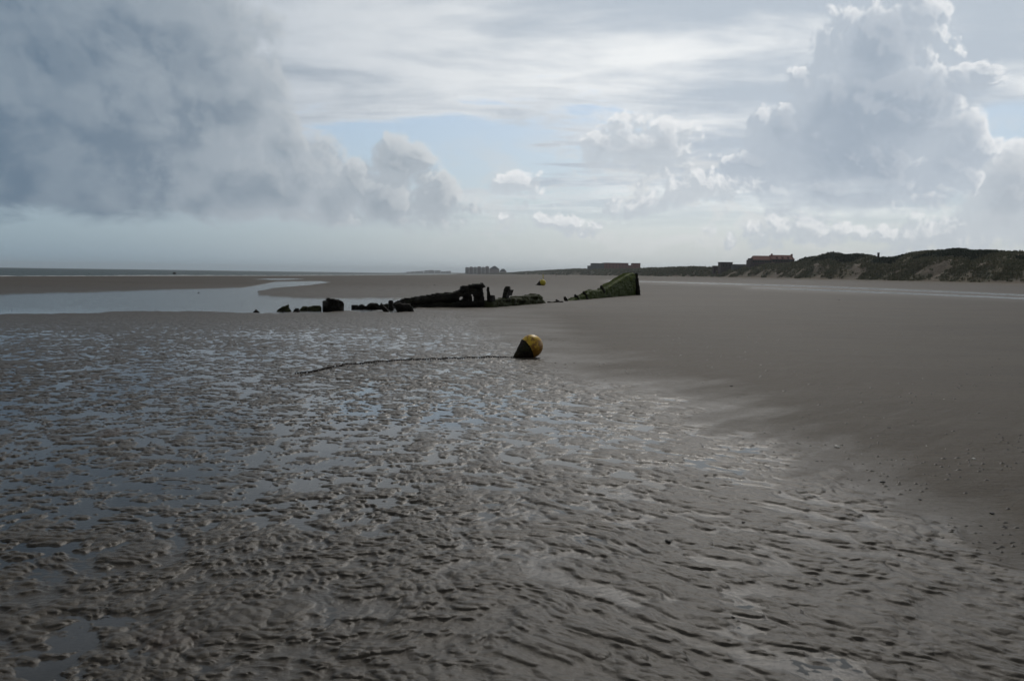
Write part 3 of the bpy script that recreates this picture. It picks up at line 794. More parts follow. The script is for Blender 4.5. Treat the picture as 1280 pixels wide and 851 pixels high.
def on_plane(px, py, A, B):
    """point where the sight line at a pixel meets the upright plane through ground points A and B"""
    d = pdir(px, py); nx_, ny_ = (B.y - A.y), -(B.x - A.x)
    t = (A.x * nx_ + A.y * ny_) / (d.x * nx_ + d.y * ny_)
    return Vector((d.x * t, d.y * t, EYE + d.z * t))
def relief(name, outline, A, B, thick, mat, parent, origin, holes=(), cell=0.05, rough_=0.05, strakes=0.0, bulge=0.0, seed=0, back=1.0, sink=0.15):
    """a solid of real thickness: outline in an upright plane, worn surface, strakes running along it"""
    ux, uy = (B.x - A.x), (B.y - A.y); ln = math.hypot(ux, uy); ux /= ln; uy /= ln
    def uv(px, py):
        p = on_plane(px, py, A, B); return ((p.x - A.x) * ux + (p.y - A.y) * uy, p.z)
    P = [uv(*p) for p in outline]; H = [[uv(*p) for p in h] for h in holes]
    P = [(a, b - (sink if b < 0.12 else 0)) for a, b in P]
    u0, u1 = min(p[0] for p in P) - cell, max(p[0] for p in P) + cell; v0, v1 = min(p[1] for p in P) - cell, max(p[1] for p in P) + cell
    nu, nv_ = int((u1 - u0) / cell) + 2, int((v1 - v0) / cell) + 2
    U, V = np.meshgrid(u0 + cell * np.arange(nu), v0 + cell * np.arange(nv_), indexing='ij')
    cu, cv = U[:-1, :-1] + cell / 2, V[:-1, :-1] + cell / 2
    ragged = cell * 0.55 * gn(cu * 3.1 + seed, cv * 3.1)
    sd = poly_sd(cu, cv, P) + ragged
    inside = sd < 0
    for h in H: inside &= ~(poly_sd(cu, cv, h) < 0)
    sdv = poly_sd(U, V, P)
    front = rough_ * fbm(U * 1.7 + seed, V * 2.6, 4, 0.6) + strakes * np.abs(((V + 0.05 * U) / 0.24) % 1.0 - 0.5) + bulge * np.sqrt(np.clip(-sdv, 0, 1.0))
    front -= 0.10 * np.exp(-np.clip(-sdv, 0, 1) / 0.06) * thick
    backd = thick * back * (1 + 0.2 * gn(U * 1.3, V * 1.3 + seed))
    jit = cell * 0.25
    ju = U + jit * gn(U * 9, V * 9 + seed); jv = V + jit * gn(U * 9 + 5, V * 9 + 8)
    nxn, nyn = uy, -ux
    if nxn * (0 - A.x) + nyn * (0 - A.y) < 0: nxn, nyn = -nxn, -nyn     # towards the beach path
    bm = bmesh.new(); fv, bv = {}, {}
    def vert(store, i, j, off):
        k = (i, j)
        if k not in store:
            q = (A.x + ux * ju[i, j] + nxn * off - origin.x, A.y + uy * ju[i, j] + nyn * off - origin.y, jv[i, j] - origin.z)
            store[k] = bm.verts.new(q)
        return store[k]
    ni, nj = inside.shape
    for i in range(ni):
        for j in range(nj):
            if not inside[i, j]: continue
            cs = [(i, j), (i + 1, j), (i + 1, j + 1), (i, j + 1)]
            f = [vert(fv, a, b, front[a, b]) for a, b in cs]; r = [vert(bv, a, b, -backd[a, b]) for a, b in cs]
            bm.faces.new(f); bm.faces.new(r[::-1])
            for k, (di, dj) in enumerate(((0, -1), (1, 0), (0, 1), (-1, 0))):
                a, b = i + di, j + dj
                if not (0 <= a < ni and 0 <= b < nj and inside[a, b]):
                    k2 = (k + 1) % 4; bm.faces.new((f[k], r[k], r[k2], f[k2]))
    bmesh.ops.recalc_face_normals(bm, faces=bm.faces[:])
    bmesh.ops.smooth_vert(bm, verts=bm.verts[:], factor=0.3 if cell > 0.038 else 0.08, use_axis_x=True, use_axis_y=True, use_axis_z=True)
    return bm_obj(name, bm, mat, parent, smooth=True)
def timber(name, p0, p1, w, d, mat, parent, origin, taper=0.7, seed=0):
    """a worn beam between two points"""
    rg = random.Random(seed)
    ax = (p1 - p0); L_ = ax.length; ax.normalize()
    side = ax.cross(Vector((0, 1, 0)));
    if side.length < .1: side = Vector((1, 0, 0))
    side.normalize(); dep = ax.cross(side)
    bm = bmesh.new(); rings = []; n = max(3, int(L_ / 0.12))
    for i in range(n + 1):
        f = i / n; k = 1 - (1 - taper) * f
        off = side * rg.uniform(-.02, .02)
        c0 = p0.lerp(p1, f) + off - origin
        ring = []
        for (a, b) in ((-1, -1), (0, -1.1), (1, -1), (1.08, 0), (1, 1), (0, 1.1), (-1, 1), (-1.08, 0)):
            e = rg.uniform(.82, 1.12) * (0.75 if i == n else 1)
            ring.append(bm.verts.new(c0 + side * a * w / 2 * k * e + dep * b * d / 2 * k * e + ax * rg.uniform(-.03, .03)))
        rings.append(ring)
    for a, b in zip(rings, rings[1:]):
        for k in range(8): bm.faces.new((a[k], a[(k + 1) % 8], b[(k + 1) % 8], b[k]))
    bm.faces.new(rings[0][::-1]); bm.faces.new(rings[-1])
    bmesh.ops.recalc_face_normals(bm, faces=bm.faces[:])
    return bm_obj(name, bm, mat, parent, smooth=False)

# midship section: long rising plank wall with a broken top and standing frames
A, B = ground(490, 384.3), ground(620, 384.6)
O = ground(555, 385.5); O.z = 0
o = empty('wreck_midsection', O); tag(o, 'black broken hull section of a wreck with upright frames at its right end', 'shipwreck', 'remains of the wrecked ship')
relief('hull_wall', [(492, 385.2), (492, 379), (498, 376.2), (503, 373.6), (512, 372.4), (520, 371), (530, 369.6), (538, 368.2), (548, 366.6), (556, 366), (566, 365), (572, 363.6), (577, 361.6), (604, 361), (606, 372), (610, 376), (618, 381), (622, 385.4), (600, 385.8)],
       A, B, 0.35, m_hull, o, O, holes=[[(574.6, 371), (576.4, 369), (579, 369.4), (579.6, 372.5), (577.8, 375), (575, 374.6)], [(589.6, 367.4), (592.6, 367.4), (593.4, 376), (590.4, 376.2)], [(597.4, 369.4), (598.6, 369.4), (598.6, 371), (597.4, 371)],
                                          [(603.6, 362), (612, 362), (612, 370), (609.4, 375), (606.0, 375)]], cell=0.04, rough_=0.07, strakes=0.10, seed=1)
relief('top_rail', [(577, 362.5), (577, 358.6), (580, 357.2), (590, 356), (600, 354.4), (604.5, 353.8), (605.6, 356), (608, 358.4), (604, 360), (603, 363), (590, 364)], A, B, 0.5, m_hull, o, O, cell=0.045, rough_=0.1, seed=2)
for k, (a, b, wd) in enumerate((((611.5, 382), (610.0, 359.0), .15), ((616, 383), (611.5, 366), .13), ((617.8, 381), (617.8, 369.6), .13), ((601, 378), (602, 360), .14), ((584, 378), (584.5, 360), .16))):
    timber('frame', on_plane(*a, A, B) + Vector((0, -0.1, -.1)), on_plane(*b, A, B) + Vector((0, -0.1, 0)), wd, .22, m_hull, o, O, .85, seed=k)
timber('plank', on_plane(495, 380, A, B) + Vector((0, -.32, 0)), on_plane(577, 366, A, B) + Vector((0, -.32, 0)), .16, .1, m_hull, o, O, .8, seed=31)
timber('plank', on_plane(520, 378, A, B) + Vector((0, -.34, 0)), on_plane(600, 365, A, B) + Vector((0, -.34, 0)), .14, .1, m_hull, o, O, .8, seed=32)
timber('plank', on_plane(505, 384, A, B) + Vector((0, -.36, 0)), on_plane(603, 378, A, B) + Vector((0, -.30, 0)), .16, .1, m_hull, o, O, .9, seed=33)

# slumped plates in front of its left end
A1, B1 = ground(470, 390), ground(530, 389.6); O1 = ground(507, 389.8)
o = empty('hull_plate', O1); tag(o, 'dark slanting hull plate slumped in front of the left end of the midsection', 'wreckage', 'wreck fragments')
relief('plate', [(492.5, 381), (499, 378.5), (513, 379.5), (515.5, 384.5), (519.5, 389.8), (501.5, 389.8), (498, 386.4)], A1, B1, .3, m_hull, o, O1, cell=.04, rough_=.08, seed=5, sink=.1)
timber('beam', on_plane(514, 384, A1, B1), on_plane(519, 389.6, A1, B1) + Vector((0, -.3, -.1)), .12, .12, m_hull, o, O1, seed=8)
O2 = ground(483, 390); o = empty('slanting_timber', O2); tag(o, 'thin slanting timber leaning into the water left of the slumped plate', 'timber', 'wreck fragments')
timber('beam', on_plane(485.5, 390.3, A1, B1) + Vector((0, 0, -.1)), on_plane(475.5, 380.8, A1, B1), .2, .2, m_hull, o, O2, .8, seed=9)
timber('plank', on_plane(484, 389.8, A1, B1) + Vector((0, 0, -.1)), on_plane(478, 383, A1, B1), .18, .1, m_hull, o, O2, .8, seed=10)
O3 = ground(489, 387.5); A3, B3 = ground(470, 387.5), ground(500, 387.5)
o = empty('stub_post', O3); tag(o, 'short square post stub standing between the slanting timber and the midsection', 'post', 'wreck fragments')
relief('post', [(486.4, 388.5), (486.8, 376.8), (488, 376), (491, 376), (491.8, 377), (492, 388.5)], A3, B3, .25, m_hull, o, O3, cell=.035, rough_=.05, seed=12)
# wavy low timbers
O4 = ground(458, 386.5); A4, B4 = ground(430, 386.3), ground(500, 386.8)
o = empty('sunken_timbers', O4); tag(o, 'row of low wavy black timbers in the water between the big stump and the midsection', 'wreckage', 'wreck fragments')
relief('low_rail', [(439, 386.5), (439.5, 381.6), (444, 380.8), (448, 381.6), (451, 380), (453.5, 380.8), (456, 383), (459, 382), (462, 379), (464.5, 378), (468, 379.2), (471, 379.2), (473.5, 381.5), (476, 382), (480, 380.4), (486, 380), (487, 386.8)], A4, B4, .28, m_hull, o, O4,
       cell=.035, rough_=.1, seed=14, sink=.1)
# big stump
O5 = ground(418, 389.0); A5, B5 = ground(403, 389), ground(433, 389)
o = empty('hull_stump', O5); tag(o, 'big blocky dark stump of the wreck standing alone in the channel', 'wreckage', 'wreck fragments')
relief('block', [(404.3, 389.5), (404, 378), (405, 376), (408.5, 375.2), (408, 373.2), (411, 372.6), (414, 373.4), (417, 374.2), (423, 375), (429, 378), (430.6, 381), (430.4, 389.5)], A5, B5, .7, m_hull, o, O5, cell=.035, rough_=.14, bulge=.1, seed=16, sink=.12)
relief('capping', [(408.5, 375.6), (408, 373), (411, 372.4), (415, 373.4), (423, 374.8), (428, 377.4), (420, 378)], A5, B5, .3, m_hull, o, O5, cell=.03, rough_=.08, seed=17)
# fragments left of the stump
for (nm, lab, ol, gy_, mm, sd_i, th) in (
    ('wreck_timber', 'long low weedy timber with a raised right end just left of the big stump', [(370, 388.6), (372, 386.2), (378, 384.4), (381, 383), (385, 384.2), (390, 382.4), (395, 381.8), (400, 382.2), (402, 384), (401.6, 388.4)], 388.5, m_sec, 21, .4),
    ('wreck_timber', 'small dark lump lying between the pointed plank and the long low timber', [(365, 390.4), (365.4, 387.6), (369, 386), (374, 385.6), (376, 387.8), (376, 390.4)], 390.2, m_hull, 22, .3),
    ('pointed_plank', 'greenish plank rising to a point on the right, left of the small dark lump', [(335, 389.4), (337, 387.2), (345, 385.6), (353, 383.2), (361, 380.6), (361.6, 384), (364.5, 386.0), (365, 389.4)], 389.2, m_sec, 23, .3),
    ('wreck_timber', 'smallest dark lump at the far left end of the wreck', [(314, 391), (315, 388.4), (320, 386.6), (325, 387.4), (326.5, 391)], 390.6, m_hull, 24, .3)):
    Oa = ground(ol[0][0] + 8, gy_); Aa, Ba = ground(ol[0][0] - 10, gy_), ground(ol[0][0] + 50, gy_)
    o = empty(nm, Oa); tag(o, lab, 'wreckage', 'wreck fragments')
    relief('timber', ol, Aa, Ba, th, mm, o, Oa, cell=.03, rough_=.08, seed=sd_i, sink=.12)
# aft plank section
A6, B6 = ground(612, 385.5), ground(686, 379.2); O6 = ground(650, 382.5)
o = empty('wreck_side_section', O6); tag(o, 'low weedy plank section of the wreck with a stump on top, right of the midsection', 'shipwreck', 'remains of the wrecked ship')
relief('plank_wall', [(614.5, 386.5), (616, 377), (620, 374.6), (634, 372.6), (650, 371), (665, 369.2), (671, 367.4), (677.5, 368.4), (679.5, 371), (681, 375.2), (684, 378.6), (672, 380.8), (655, 383), (640, 385)], A6, B6, .4, m_sec, o, O6,
       holes=[[(648.5, 380.6), (649, 377.8), (652, 376), (655.8, 376.2), (656.2, 378.8), (653, 380.8)]], cell=.045, rough_=.12, strakes=.12, seed=41)
relief('stump', [(632.8, 373), (634, 366.5), (635.6, 361.4), (638, 358.2), (639.2, 359.4), (638.4, 361.4), (642, 362.6), (641.4, 369.2), (638, 369.4), (636.6, 373)], A6, B6, .25, m_hull, o, O6, cell=.035, rough_=.05, seed=43, sink=0)
relief('knob', [(615.2, 377), (615.4, 371.4), (617.6, 369.2), (619.2, 370.4), (619.4, 373.8), (621, 377)], A6, B6, .25, m_hull, o, O6, cell=.035, rough_=.05, seed=44, sink=0)
# wedge: bow standing out of the sand
A7, B7 = ground(697, 378), ground(797, 369.0); O7 = ground(765, 372)
o = empty('wreck_bow', O7); tag(o, 'wedge shaped mossy green bow of the wreck rising to the right', 'shipwreck', 'remains of the wrecked ship')
relief('hull_side', [(700, 378.6), (706, 376.2), (716, 373.6), (724, 370.4), (731, 368), (735, 364.6), (739, 362.4), (745, 362.2), (749, 362.8), (757, 359), (766, 354.2), (776, 348.4), (783, 344), (788, 341.8), (792, 341.2), (793.4, 341.6), (795, 350), (796, 361), (797, 370), (776, 371), (760, 373.6), (735, 377), (718, 378.4)],
       A7, B7, .35, m_moss_dark, o, O7, cell=.05, rough_=.07, strakes=.06, bulge=.14, seed=51)
relief('weedy_cap', [(757, 359.4), (766, 354), (776, 348), (783, 343.6), (788, 341.4), (792, 341), (793, 346), (790, 352), (784, 353), (776, 353.4), (768, 357), (760, 361)], A7, B7, .55, m_moss, o, O7, cell=.045, rough_=.10, bulge=.22, seed=52, back=1.0, sink=0)
timber('stem_post', ground(797, 369.5) + Vector((.1, 0, -.15)), on_plane(793.6, 341.6, A7, B7) + Vector((.1, .1, 0)), .3, .5, m_hull, o, O7, .7, seed=53)
# far side of the bow, converging to the stem
A8 = ground(742, 371.5); B8 = ground(797, 368.6)
relief('far_side', [(745, 372), (750, 364.5), (765, 357), (778, 349.6), (788, 344), (794, 343), (796, 369), (770, 370)], A8, B8, .25, m_moss_dark, o, O7, cell=.06, rough_=.1, strakes=.1, seed=54)
for k, (x0, y0) in enumerate(((708, 372.0), (721, 369.2), (731.5, 365.6), (753, 357.6))):
    p = on_plane(x0, y0, A7, B7)
    timber('frame_head', p + Vector((.15, .05, -.45)), p + Vector((-.12, -.05, .04)), .2, .2, m_hull, o, O7, .8, seed=60 + k)
Os = ground(696, 378); o = empty('stub_post', Os); tag(o, 'smallest curved timber stub in the sand left of the green bow', 'post', 'wreck fragments')
timber('post', ground(703, 378) + Vector((0, 0, -.12)), on_plane(695, 375, A7, B7), .16, .16, m_hull, o, Os, .7, seed=66)

# ------------------------------------------------------------------ lathe, buoys, chain
def lathe(bm, prof, n=48, M=Matrix.Identity(4)):
    rings = []
    for x, r in prof:
        rings.append([bm.verts.new(M @ Vector((x, r * math.cos(2 * math.pi * k / n), r * math.sin(2 * math.pi * k / n)))) for k in range(n)] if r > 1e-5 else [bm.verts.new(M @ Vector((x, 0, 0)))])
    for a, b in zip(rings, rings[1:]):
        for k in range(n):
            k2 = (k + 1) % n
            if len(a) == 1: bm.faces.new((a[0], b[k2], b[k]))
            elif len(b) == 1: bm.faces.new((a[k], a[k2], b[0]))
            else: bm.faces.new((a[k], a[k2], b[k2], b[k]))
    bmesh.ops.recalc_face_normals(bm, faces=bm.faces[:])
def torus(bm, R0, r, M=Matrix.Identity(4), n=24, m=8, sy=1.0):
    g = [[bm.verts.new(M @ Vector((math.cos(2 * math.pi * i / n) * (R0 + r * math.cos(2 * math.pi * j / m)), sy * math.sin(2 * math.pi * i / n) * (R0 + r * math.cos(2 * math.pi * j / m)), r * math.sin(2 * math.pi * j / m)))) for j in range(m)] for i in range(n)]
    for i in range(n):
        for j in range(m): bm.faces.new((g[i][j], g[(i + 1) % n][j], g[(i + 1) % n][(j + 1) % m], g[i][(j + 1) % m]))
def buoy_yellow(name, c1, c2, stain, amt):
    m, t, out = new_mat(name)
    tcn = NX(t, t.nodes.new('ShaderNodeTexCoord').outputs['Object'])
    x_, y_, z_ = sep(tcn)
    c = mixc(noise(tcn, 5, 4, .6).step(.35, .7), c1, c2)
    low = z_.step(0.09, -0.16)                       # fouled where it lay in the water
    st = (noise(tcn, 9, 5, .7) + low * 0.26).step(.55 - amt, .70 - amt)
    c = mixc(st * 0.85, c, stain)
    sp = voronoi(tcn, 26, 0).step(.16, .08) * noise(tcn, 6, 2).step(.45, .6)
    c = mixc(sp, c, (.03, .022, .012))
    princ(t, out, c, 0.42, 0.5, bump(noise(tcn, 30, 4, .6) * .003, 1, 1)); return m
m_y = buoy_yellow('weathered_yellow_paint', (.72, .47, .02), (.60, .33, .018), (.20, .075, .014), 0.09)
m_y2 = buoy_yellow('yellow_paint', (.68, .56, .045), (.60, .47, .04), (.30, .20, .03), -0.12)
m_foul = wreck_mat('fouled_underside', (.012, .009, .007), (.055, .036, .022), (.040, .046, .014), 0.35, scale=9)
m_iron = plain('rusty_iron', (.035, .022, .016), (.016, .012, .010), rough=.7, scale=20)
def make_buoy(name, loc, r, axis, label, group, yel, foul):
    o = empty(name, loc); tag(o, label, 'buoy', group)
    ax = Vector(axis).normalized(); q = ax.to_track_quat('X', 'Z').to_matrix().to_4x4()
    L_ = 2.05 * r
    M = q
    th = math.acos(r / L_)                                  # tangent cone
    xt, rt = -r * math.cos(th), r * math.sin(th)
    bm = bmesh.new(); lathe(bm, [(-r * math.cos(th) * 0.35 + (r - (-r * math.cos(th) * 0.35)) * 0, 0)] if False else [(r * math.cos(a), r * math.sin(a)) for a in np.linspace(math.pi * 0.64, 0, 26)], M=M)
    bm_obj('dome', bm, yel, o, smooth=True)
    sx = r * math.cos(math.pi * .64); sr = r * math.sin(math.pi * .64)
    prof = [(-L_ * 0.93, 0), (-L_ * .93, r * .07), (-L_ * .90, r * .10)] + [(-L_ * .90 + (xt + L_ * .90) * f, r * .10 + (rt - r * .10) * f) for f in np.linspace(.1, 1, 10)]
    prof += [(r * math.cos(a), r * math.sin(a)) for a in np.linspace(math.pi - th, math.pi * .642, 4)[1:]]
    bm = bmesh.new(); lathe(bm, prof, M=M)
    for v in bm.verts: v.co *= 1 + 0.012 * math.sin(31 * v.co.x + 17 * v.co.z) * math.sin(23 * v.co.y)
    bm_obj('cone', bm, foul, o, smooth=True)
    bm = bmesh.new(); lathe(bm, [(sx - r * .03, sr), (sx - r * .02, sr + r * .02), (sx + r * .02, sr + r * .02), (sx + r * .03, sr)], M=M); bm_obj('seam_flange', bm, yel, o, smooth=True)
    bm = bmesh.new(); torus(bm, r * .13, r * .035, M @ Matrix.Translation((-L_ * .99, 0, 0)) @ Matrix.Rotation(math.pi / 2, 4, 'X')); bm_obj('mooring_eye', bm, m_iron, o, smooth=True)
    return o, M @ Vector((-L_ * 1.05, 0, 0)) + Vector(loc)
axis1 = Vector((.79, .36, .47)).normalized()
rB = .225
gB = ground(664, 447.0)
locB = Vector((gB.x, gB.y, rB + 0.0))
ob, tipB = make_buoy('mooring_buoy', locB, rB, axis1, 'weathered yellow buoy with a dark cone at the end of a chain', 'yellow buoys', m_y, m_foul)
gF = ground(678, 357.2)
of, tipF = make_buoy('mooring_buoy', Vector((gF.x, gF.y, .44)), .50, Vector((.92, -.2, .30)), 'bright yellow far buoy lying on the sand beyond the wreck', 'yellow buoys', m_y2, m_foul)
bm = bmesh.new(); ngon_prism(bm, 10, .05, .05, .35, 1.05, .1, 0); torus(bm, .10, .02, Matrix.Translation((.1, 0, 1.12)) @ Matrix.Rotation(math.pi / 2, 4, 'X')); bm_obj('top_pole', bm, m_y2, of, smooth=True)

# chain, link by link, lying on the relief of the sand
_ysort = ys
def sand_h(x, y):
    zz, rp, px_, py_, mo_, s_ = land(np.array([x]), np.array([y]))
    if rp[0] > .01 and y < 60: zz = zz + ripples(np.array([x]), np.array([y]), px_) * rp
    return float(zz[0])
cp = [ground(*p) for p in ((643, 447), (620, 447.3), (590, 448), (560, 448.8), (530, 449.8), (505, 451), (488, 452), (470, 453.4), (450, 455), (430, 457), (412, 460.5), (400, 464), (385, 466.5), (370, 468.2))]
ch = empty('anchor_chain', cp[0]); tag(ch, 'rusty dark chain running left from the near buoy across the ripples', 'chain')
bm = bmesh.new()
torus(bm, .026, .0082, Matrix.Scale(1.55, 4, (1, 0, 0)), n=16, m=6)
lk = bpy.data.meshes.new('link'); bm.to_mesh(lk); bm.free(); lk.materials.append(m_iron)
for p_ in lk.polygons: p_.use_smooth = True
seg = [(a, b, (b - a).length) for a, b in zip([tipB] + cp[1:], cp[1:])]
total = sum(s_[2] for s_ in seg); NL = 99; step_ = total / NL
def along(sv):
    for a, b, l in seg:
        if sv <= l: return a.lerp(b, sv / l), (b - a).normalized()
        sv -= l
    return seg[-1][1], (seg[-1][1] - seg[-1][0]).normalized()
for k in range(NL):
    p, dv = along((k + .5) * step_)
    hz_ = sand_h(p.x, p.y)
    zc = max(hz_, -0.004) + .008
    if k < 4: zc = max(zc, tipB.z * (1 - k / 4) + .014 * k / 4)
    lnk = link('link', lk, None, ch)
    yaw = math.atan2(dv.y, dv.x) + random.uniform(-.16, .16)
    lnk.rotation_euler = (R(42 if k % 2 else -42) + random.uniform(-.2, .2), 0, yaw)
    fit = step_ / 0.062
    lnk.scale = (fit * 1.04, .85, .85)
    lnk.location = Vector((p.x + random.uniform(-.008, .008), p.y + random.uniform(-.012, .012), zc)) - Vector(ch.location)

# ------------------------------------------------------------------ stones, shells and weed
def stone_mesh(seed):
    bm = bmesh.new(); bmesh.ops.create_icosphere(bm, subdivisions=3, radius=1)
    rg = np.random.RandomState(seed); off = rg.rand(3) * 50
    for v in bm.verts:
        n = gn(np.array([v.co.x * 1.3 + off[0]]), np.array([v.co.y * 1.3 + v.co.z * .9 + off[1]]))[0]
        v.co *= 1 + .28 * n; v.co.z *= .62
    me = bpy.data.meshes.new('pebble'); bm.to_mesh(me); bm.free()
    for p in me.polygons: p.use_smooth = True
    return me
m_stone = plain('dark_stone', (.022, .020, .018), (.04, .036, .03), rough=.5, scale=8)
m_shell = plain('white_shell', (.55, .53, .48), (.42, .40, .36), rough=.5, scale=20)
stones = [stone_mesh(k) for k in range(4)]
for me in stones: me.materials.append(m_stone)
PB = [(834.5, 679, 8.0, 'round black pebble, largest one on the mounds right of the foreground centre'), (916, 774, 4.5, 'small black pebble low on the right lobed mounds, lower one of two'),
      (929.5, 656, 4.5, 'tiny dark pebble above the round black pebble'), (415, 431, 3.5, 'tiny black stone above the left part of the chain'), (914, 484.5, 3.5, 'small dark pebble alone in the upper middle of the smooth sand'),
      (1111, 539, 4, 'dark pebble right of the middle of the smooth sand'), (1240, 645, 5.5, 'flat dark pebble nearest the right edge, lowest on the smooth sand'), (1226, 660, 3.5, 'small dark pebble just below left of the flat right edge one'),
      (1103, 605, 5, 'dark pebble close above the ripple edge on the right'), (1150, 627, 3.5, 'small dark pebble between the ripple edge and the flat right edge one'), (223, 485.5, 3.0, 'tiny black stone among the ripples on the left'),
      (1049, 376, 2, 'tiny dark stone on the far smooth sand before the dunes'), (543, 357, 2.2, 'tiny dark stone on the far rippled flat behind the wreck'), (248, 366, 2.2, 'tiny dark stone standing in the channel on the left')]
for k, (px_, py_, sz, lb) in enumerate(PB):
    g = ground(px_, py_); r_ = sz * g.length / FPX / 2 * (1.0)
    h0 = sand_h(g.x, g.y)
    pb = link('pebble', stones[k % 4], None, None, (g.x, g.y, max(h0, -.01) + r_ * .15))
    pb.scale = (r_ * 1.1, r_ * .9, r_ * .7); pb.rotation_euler = (0, 0, random.uniform(0, 6.28))
    tag(pb, lb, 'pebble', 'dark pebbles scattered on the sand')
def shell(px_, py_, sz, lab):
    g = ground(px_, py_); r_ = sz * g.length / FPX / 2
    bm = bmesh.new(); n, m_ = 16, 8
    c0 = bm.verts.new((-1, 0, .05)); rows = []
    for i in range(1, m_ + 1):
        rows.append([bm.verts.new((-1 + 1.9 * i / m_ * math.cos(a), 1.15 * i / m_ * math.sin(a) * 1.3, (.55 * math.sin(math.pi * (i / m_) * .95) + .03 * (j % 2)) + .02)) for j, a in enumerate(np.linspace(-.95, .95, n))])
    for j in range(n - 1): bm.faces.new((c0, rows[0][j], rows[0][j + 1]))
    for a, b in zip(rows, rows[1:]):
        for j in range(n - 1): bm.faces.new((a[j], b[j], b[j + 1], a[j + 1]))
    o = bm_obj('shell', bm, m_shell, None, (g.x, g.y, sand_h(g.x, g.y) + .002), smooth=True)
    sm = o.modifiers.new('thickness', 'SOLIDIFY'); sm.thickness = .08
    o.scale = (r_, r_, r_); o.rotation_euler = (.1, -.1, random.uniform(0, 6)); tag(o, lab, 'shell', 'pale shells lying on the sand')
shell(1046, 561, 7, 'largest pale shell lying alone on the smooth sand near the ripple edge')
shell(1217, 579, 5, 'small pale shell on the smooth sand near the right edge of the beach view')
# shell grit, casts: a strewn layer
rg = np.random.RandomState(21)
def strew(name, n, mat, label, cat, smin, smax, dens):
    V, F = [], []
    c = 0; tries = 0
    px_ = rg.uniform(560, 1500, n * 3); py_ = 400 + 380 * rg.rand(n * 3) ** 1.1
    keep = (np.interp(px_, RB_X, RB_Y) > py_ - 15) & (rg.rand(n * 3) < dens(px_, py_))
    px_, py_ = px_[keep][:n], py_[keep][:n]
    G = [ground(a, b) for a, b in zip(px_, py_)]
    X = np.array([g.x for g in G]); Y = np.array([g.y for g in G])
    zz, rp, q1, q2, mo_, s_ = land(X, Y); hh_ = ripples(X, Y, q1) * rp
    zz = zz + hh_ + (1 - rp) * (0.0035 * fbm(X * 0.5, Y * 0.9, 3) + 0.0012 * gn(X * 5, Y * 9))
    for i in range(len(X)):
        s = rg.uniform(smin, smax) * (0.7 + 0.035 * Y[i]); b = len(V); a0 = rg.rand() * 6.28; el_ = rg.uniform(1, 2.4)
        for k in range(6):
            a = a0 + k * math.pi / 3
            V.append((X[i] + math.cos(k * math.pi / 3) * s * el_, Y[i] + math.sin(k * math.pi / 3) * s, zz[i] - .002))
        V.append((X[i], Y[i], zz[i] + s * .8))
        for k in range(6): F.append((b + k, b + (k + 1) % 6, b + 6))
    me = bpy.data.meshes.new(name); me.from_pydata(V, [], F)
    for p in me.polygons: p.use_smooth = True
    o = link(name, me, mat); tag(o, label, cat, kind='stuff'); return o
strew('dark_grit', 1500, m_stone, 'dark grit and worm casts strewn over the firm sand', 'grit', .007, .018, lambda a, b: np.clip(.25 + 1.2 * fbm(a * .004, b * .02, 2), .1, 1))
strew('shell_grit', 170, m_shell, 'pale broken shell grit strewn over the firm sand', 'grit', .0035, .008, lambda a, b: np.exp(-((a - 1130) / 90) ** 2) * np.exp(-((b - 565) / 50) ** 2))
# weed clumps in the foreground
m_weed = plain('black_weed', (.008, .008, .006), (.02, .018, .012), rough=.45, scale=15)
for (px_, py_, sz, lab) in ((128, 764, 12, 'small clump of black weed on the sand mounds, lower left'), (190, 840, 12, 'small clump of black weed at the bottom left edge of the view'), (296, 797, 9, 'smallest clump of black weed, right of the other two')):
    g = ground(px_, py_); r_ = sz * g.length / FPX / 2; h0 = sand_h(g.x, g.y)
    cl = empty('seaweed_clump', (g.x, g.y, max(h0, 0))); tag(cl, lab, 'seaweed', 'clumps of black weed')
    for q_ in range(7):
        bm = bmesh.new(); pa = Vector((random.uniform(-1, 1) * r_, random.uniform(-1, 1) * r_ * .7, .006)); an = random.uniform(0, 6.28); lastp = None; pr = []
        for k in range(9):
            f = k / 8; wv_ = (r_ * .16) * math.sin(math.pi * (.1 + .85 * f)); an += random.uniform(-.5, .5)
            pa = pa + Vector((math.cos(an), math.sin(an), random.uniform(-.15, .25))) * r_ * .16; pa.z = max(pa.z, .002)
            sd_v = Vector((-math.sin(an), math.cos(an), 0)) * wv_
            pr.append((bm.verts.new(pa - sd_v), bm.verts.new(pa + Vector((0, 0, wv_ * .6))), bm.verts.new(pa + sd_v)))
        for a, b in zip(pr, pr[1:]):
            bm.faces.new((a[0], b[0], b[1], a[1])); bm.faces.new((a[1], b[1], b[2], a[2]))
        bm_obj('frond', bm, m_weed, cl, smooth=True)

# rock in the shallow sea
g = ground(218, 342.4); s = g.y / FPX
rk = link('sea_rock', stone_mesh(9), m_stone, None, (g.x, g.y, .2)); rk.scale = (2.0 * s, 1.6 * s, 2.2 * s); tag(rk, 'low black rock standing in the shallow sea far out on the left', 'rock')

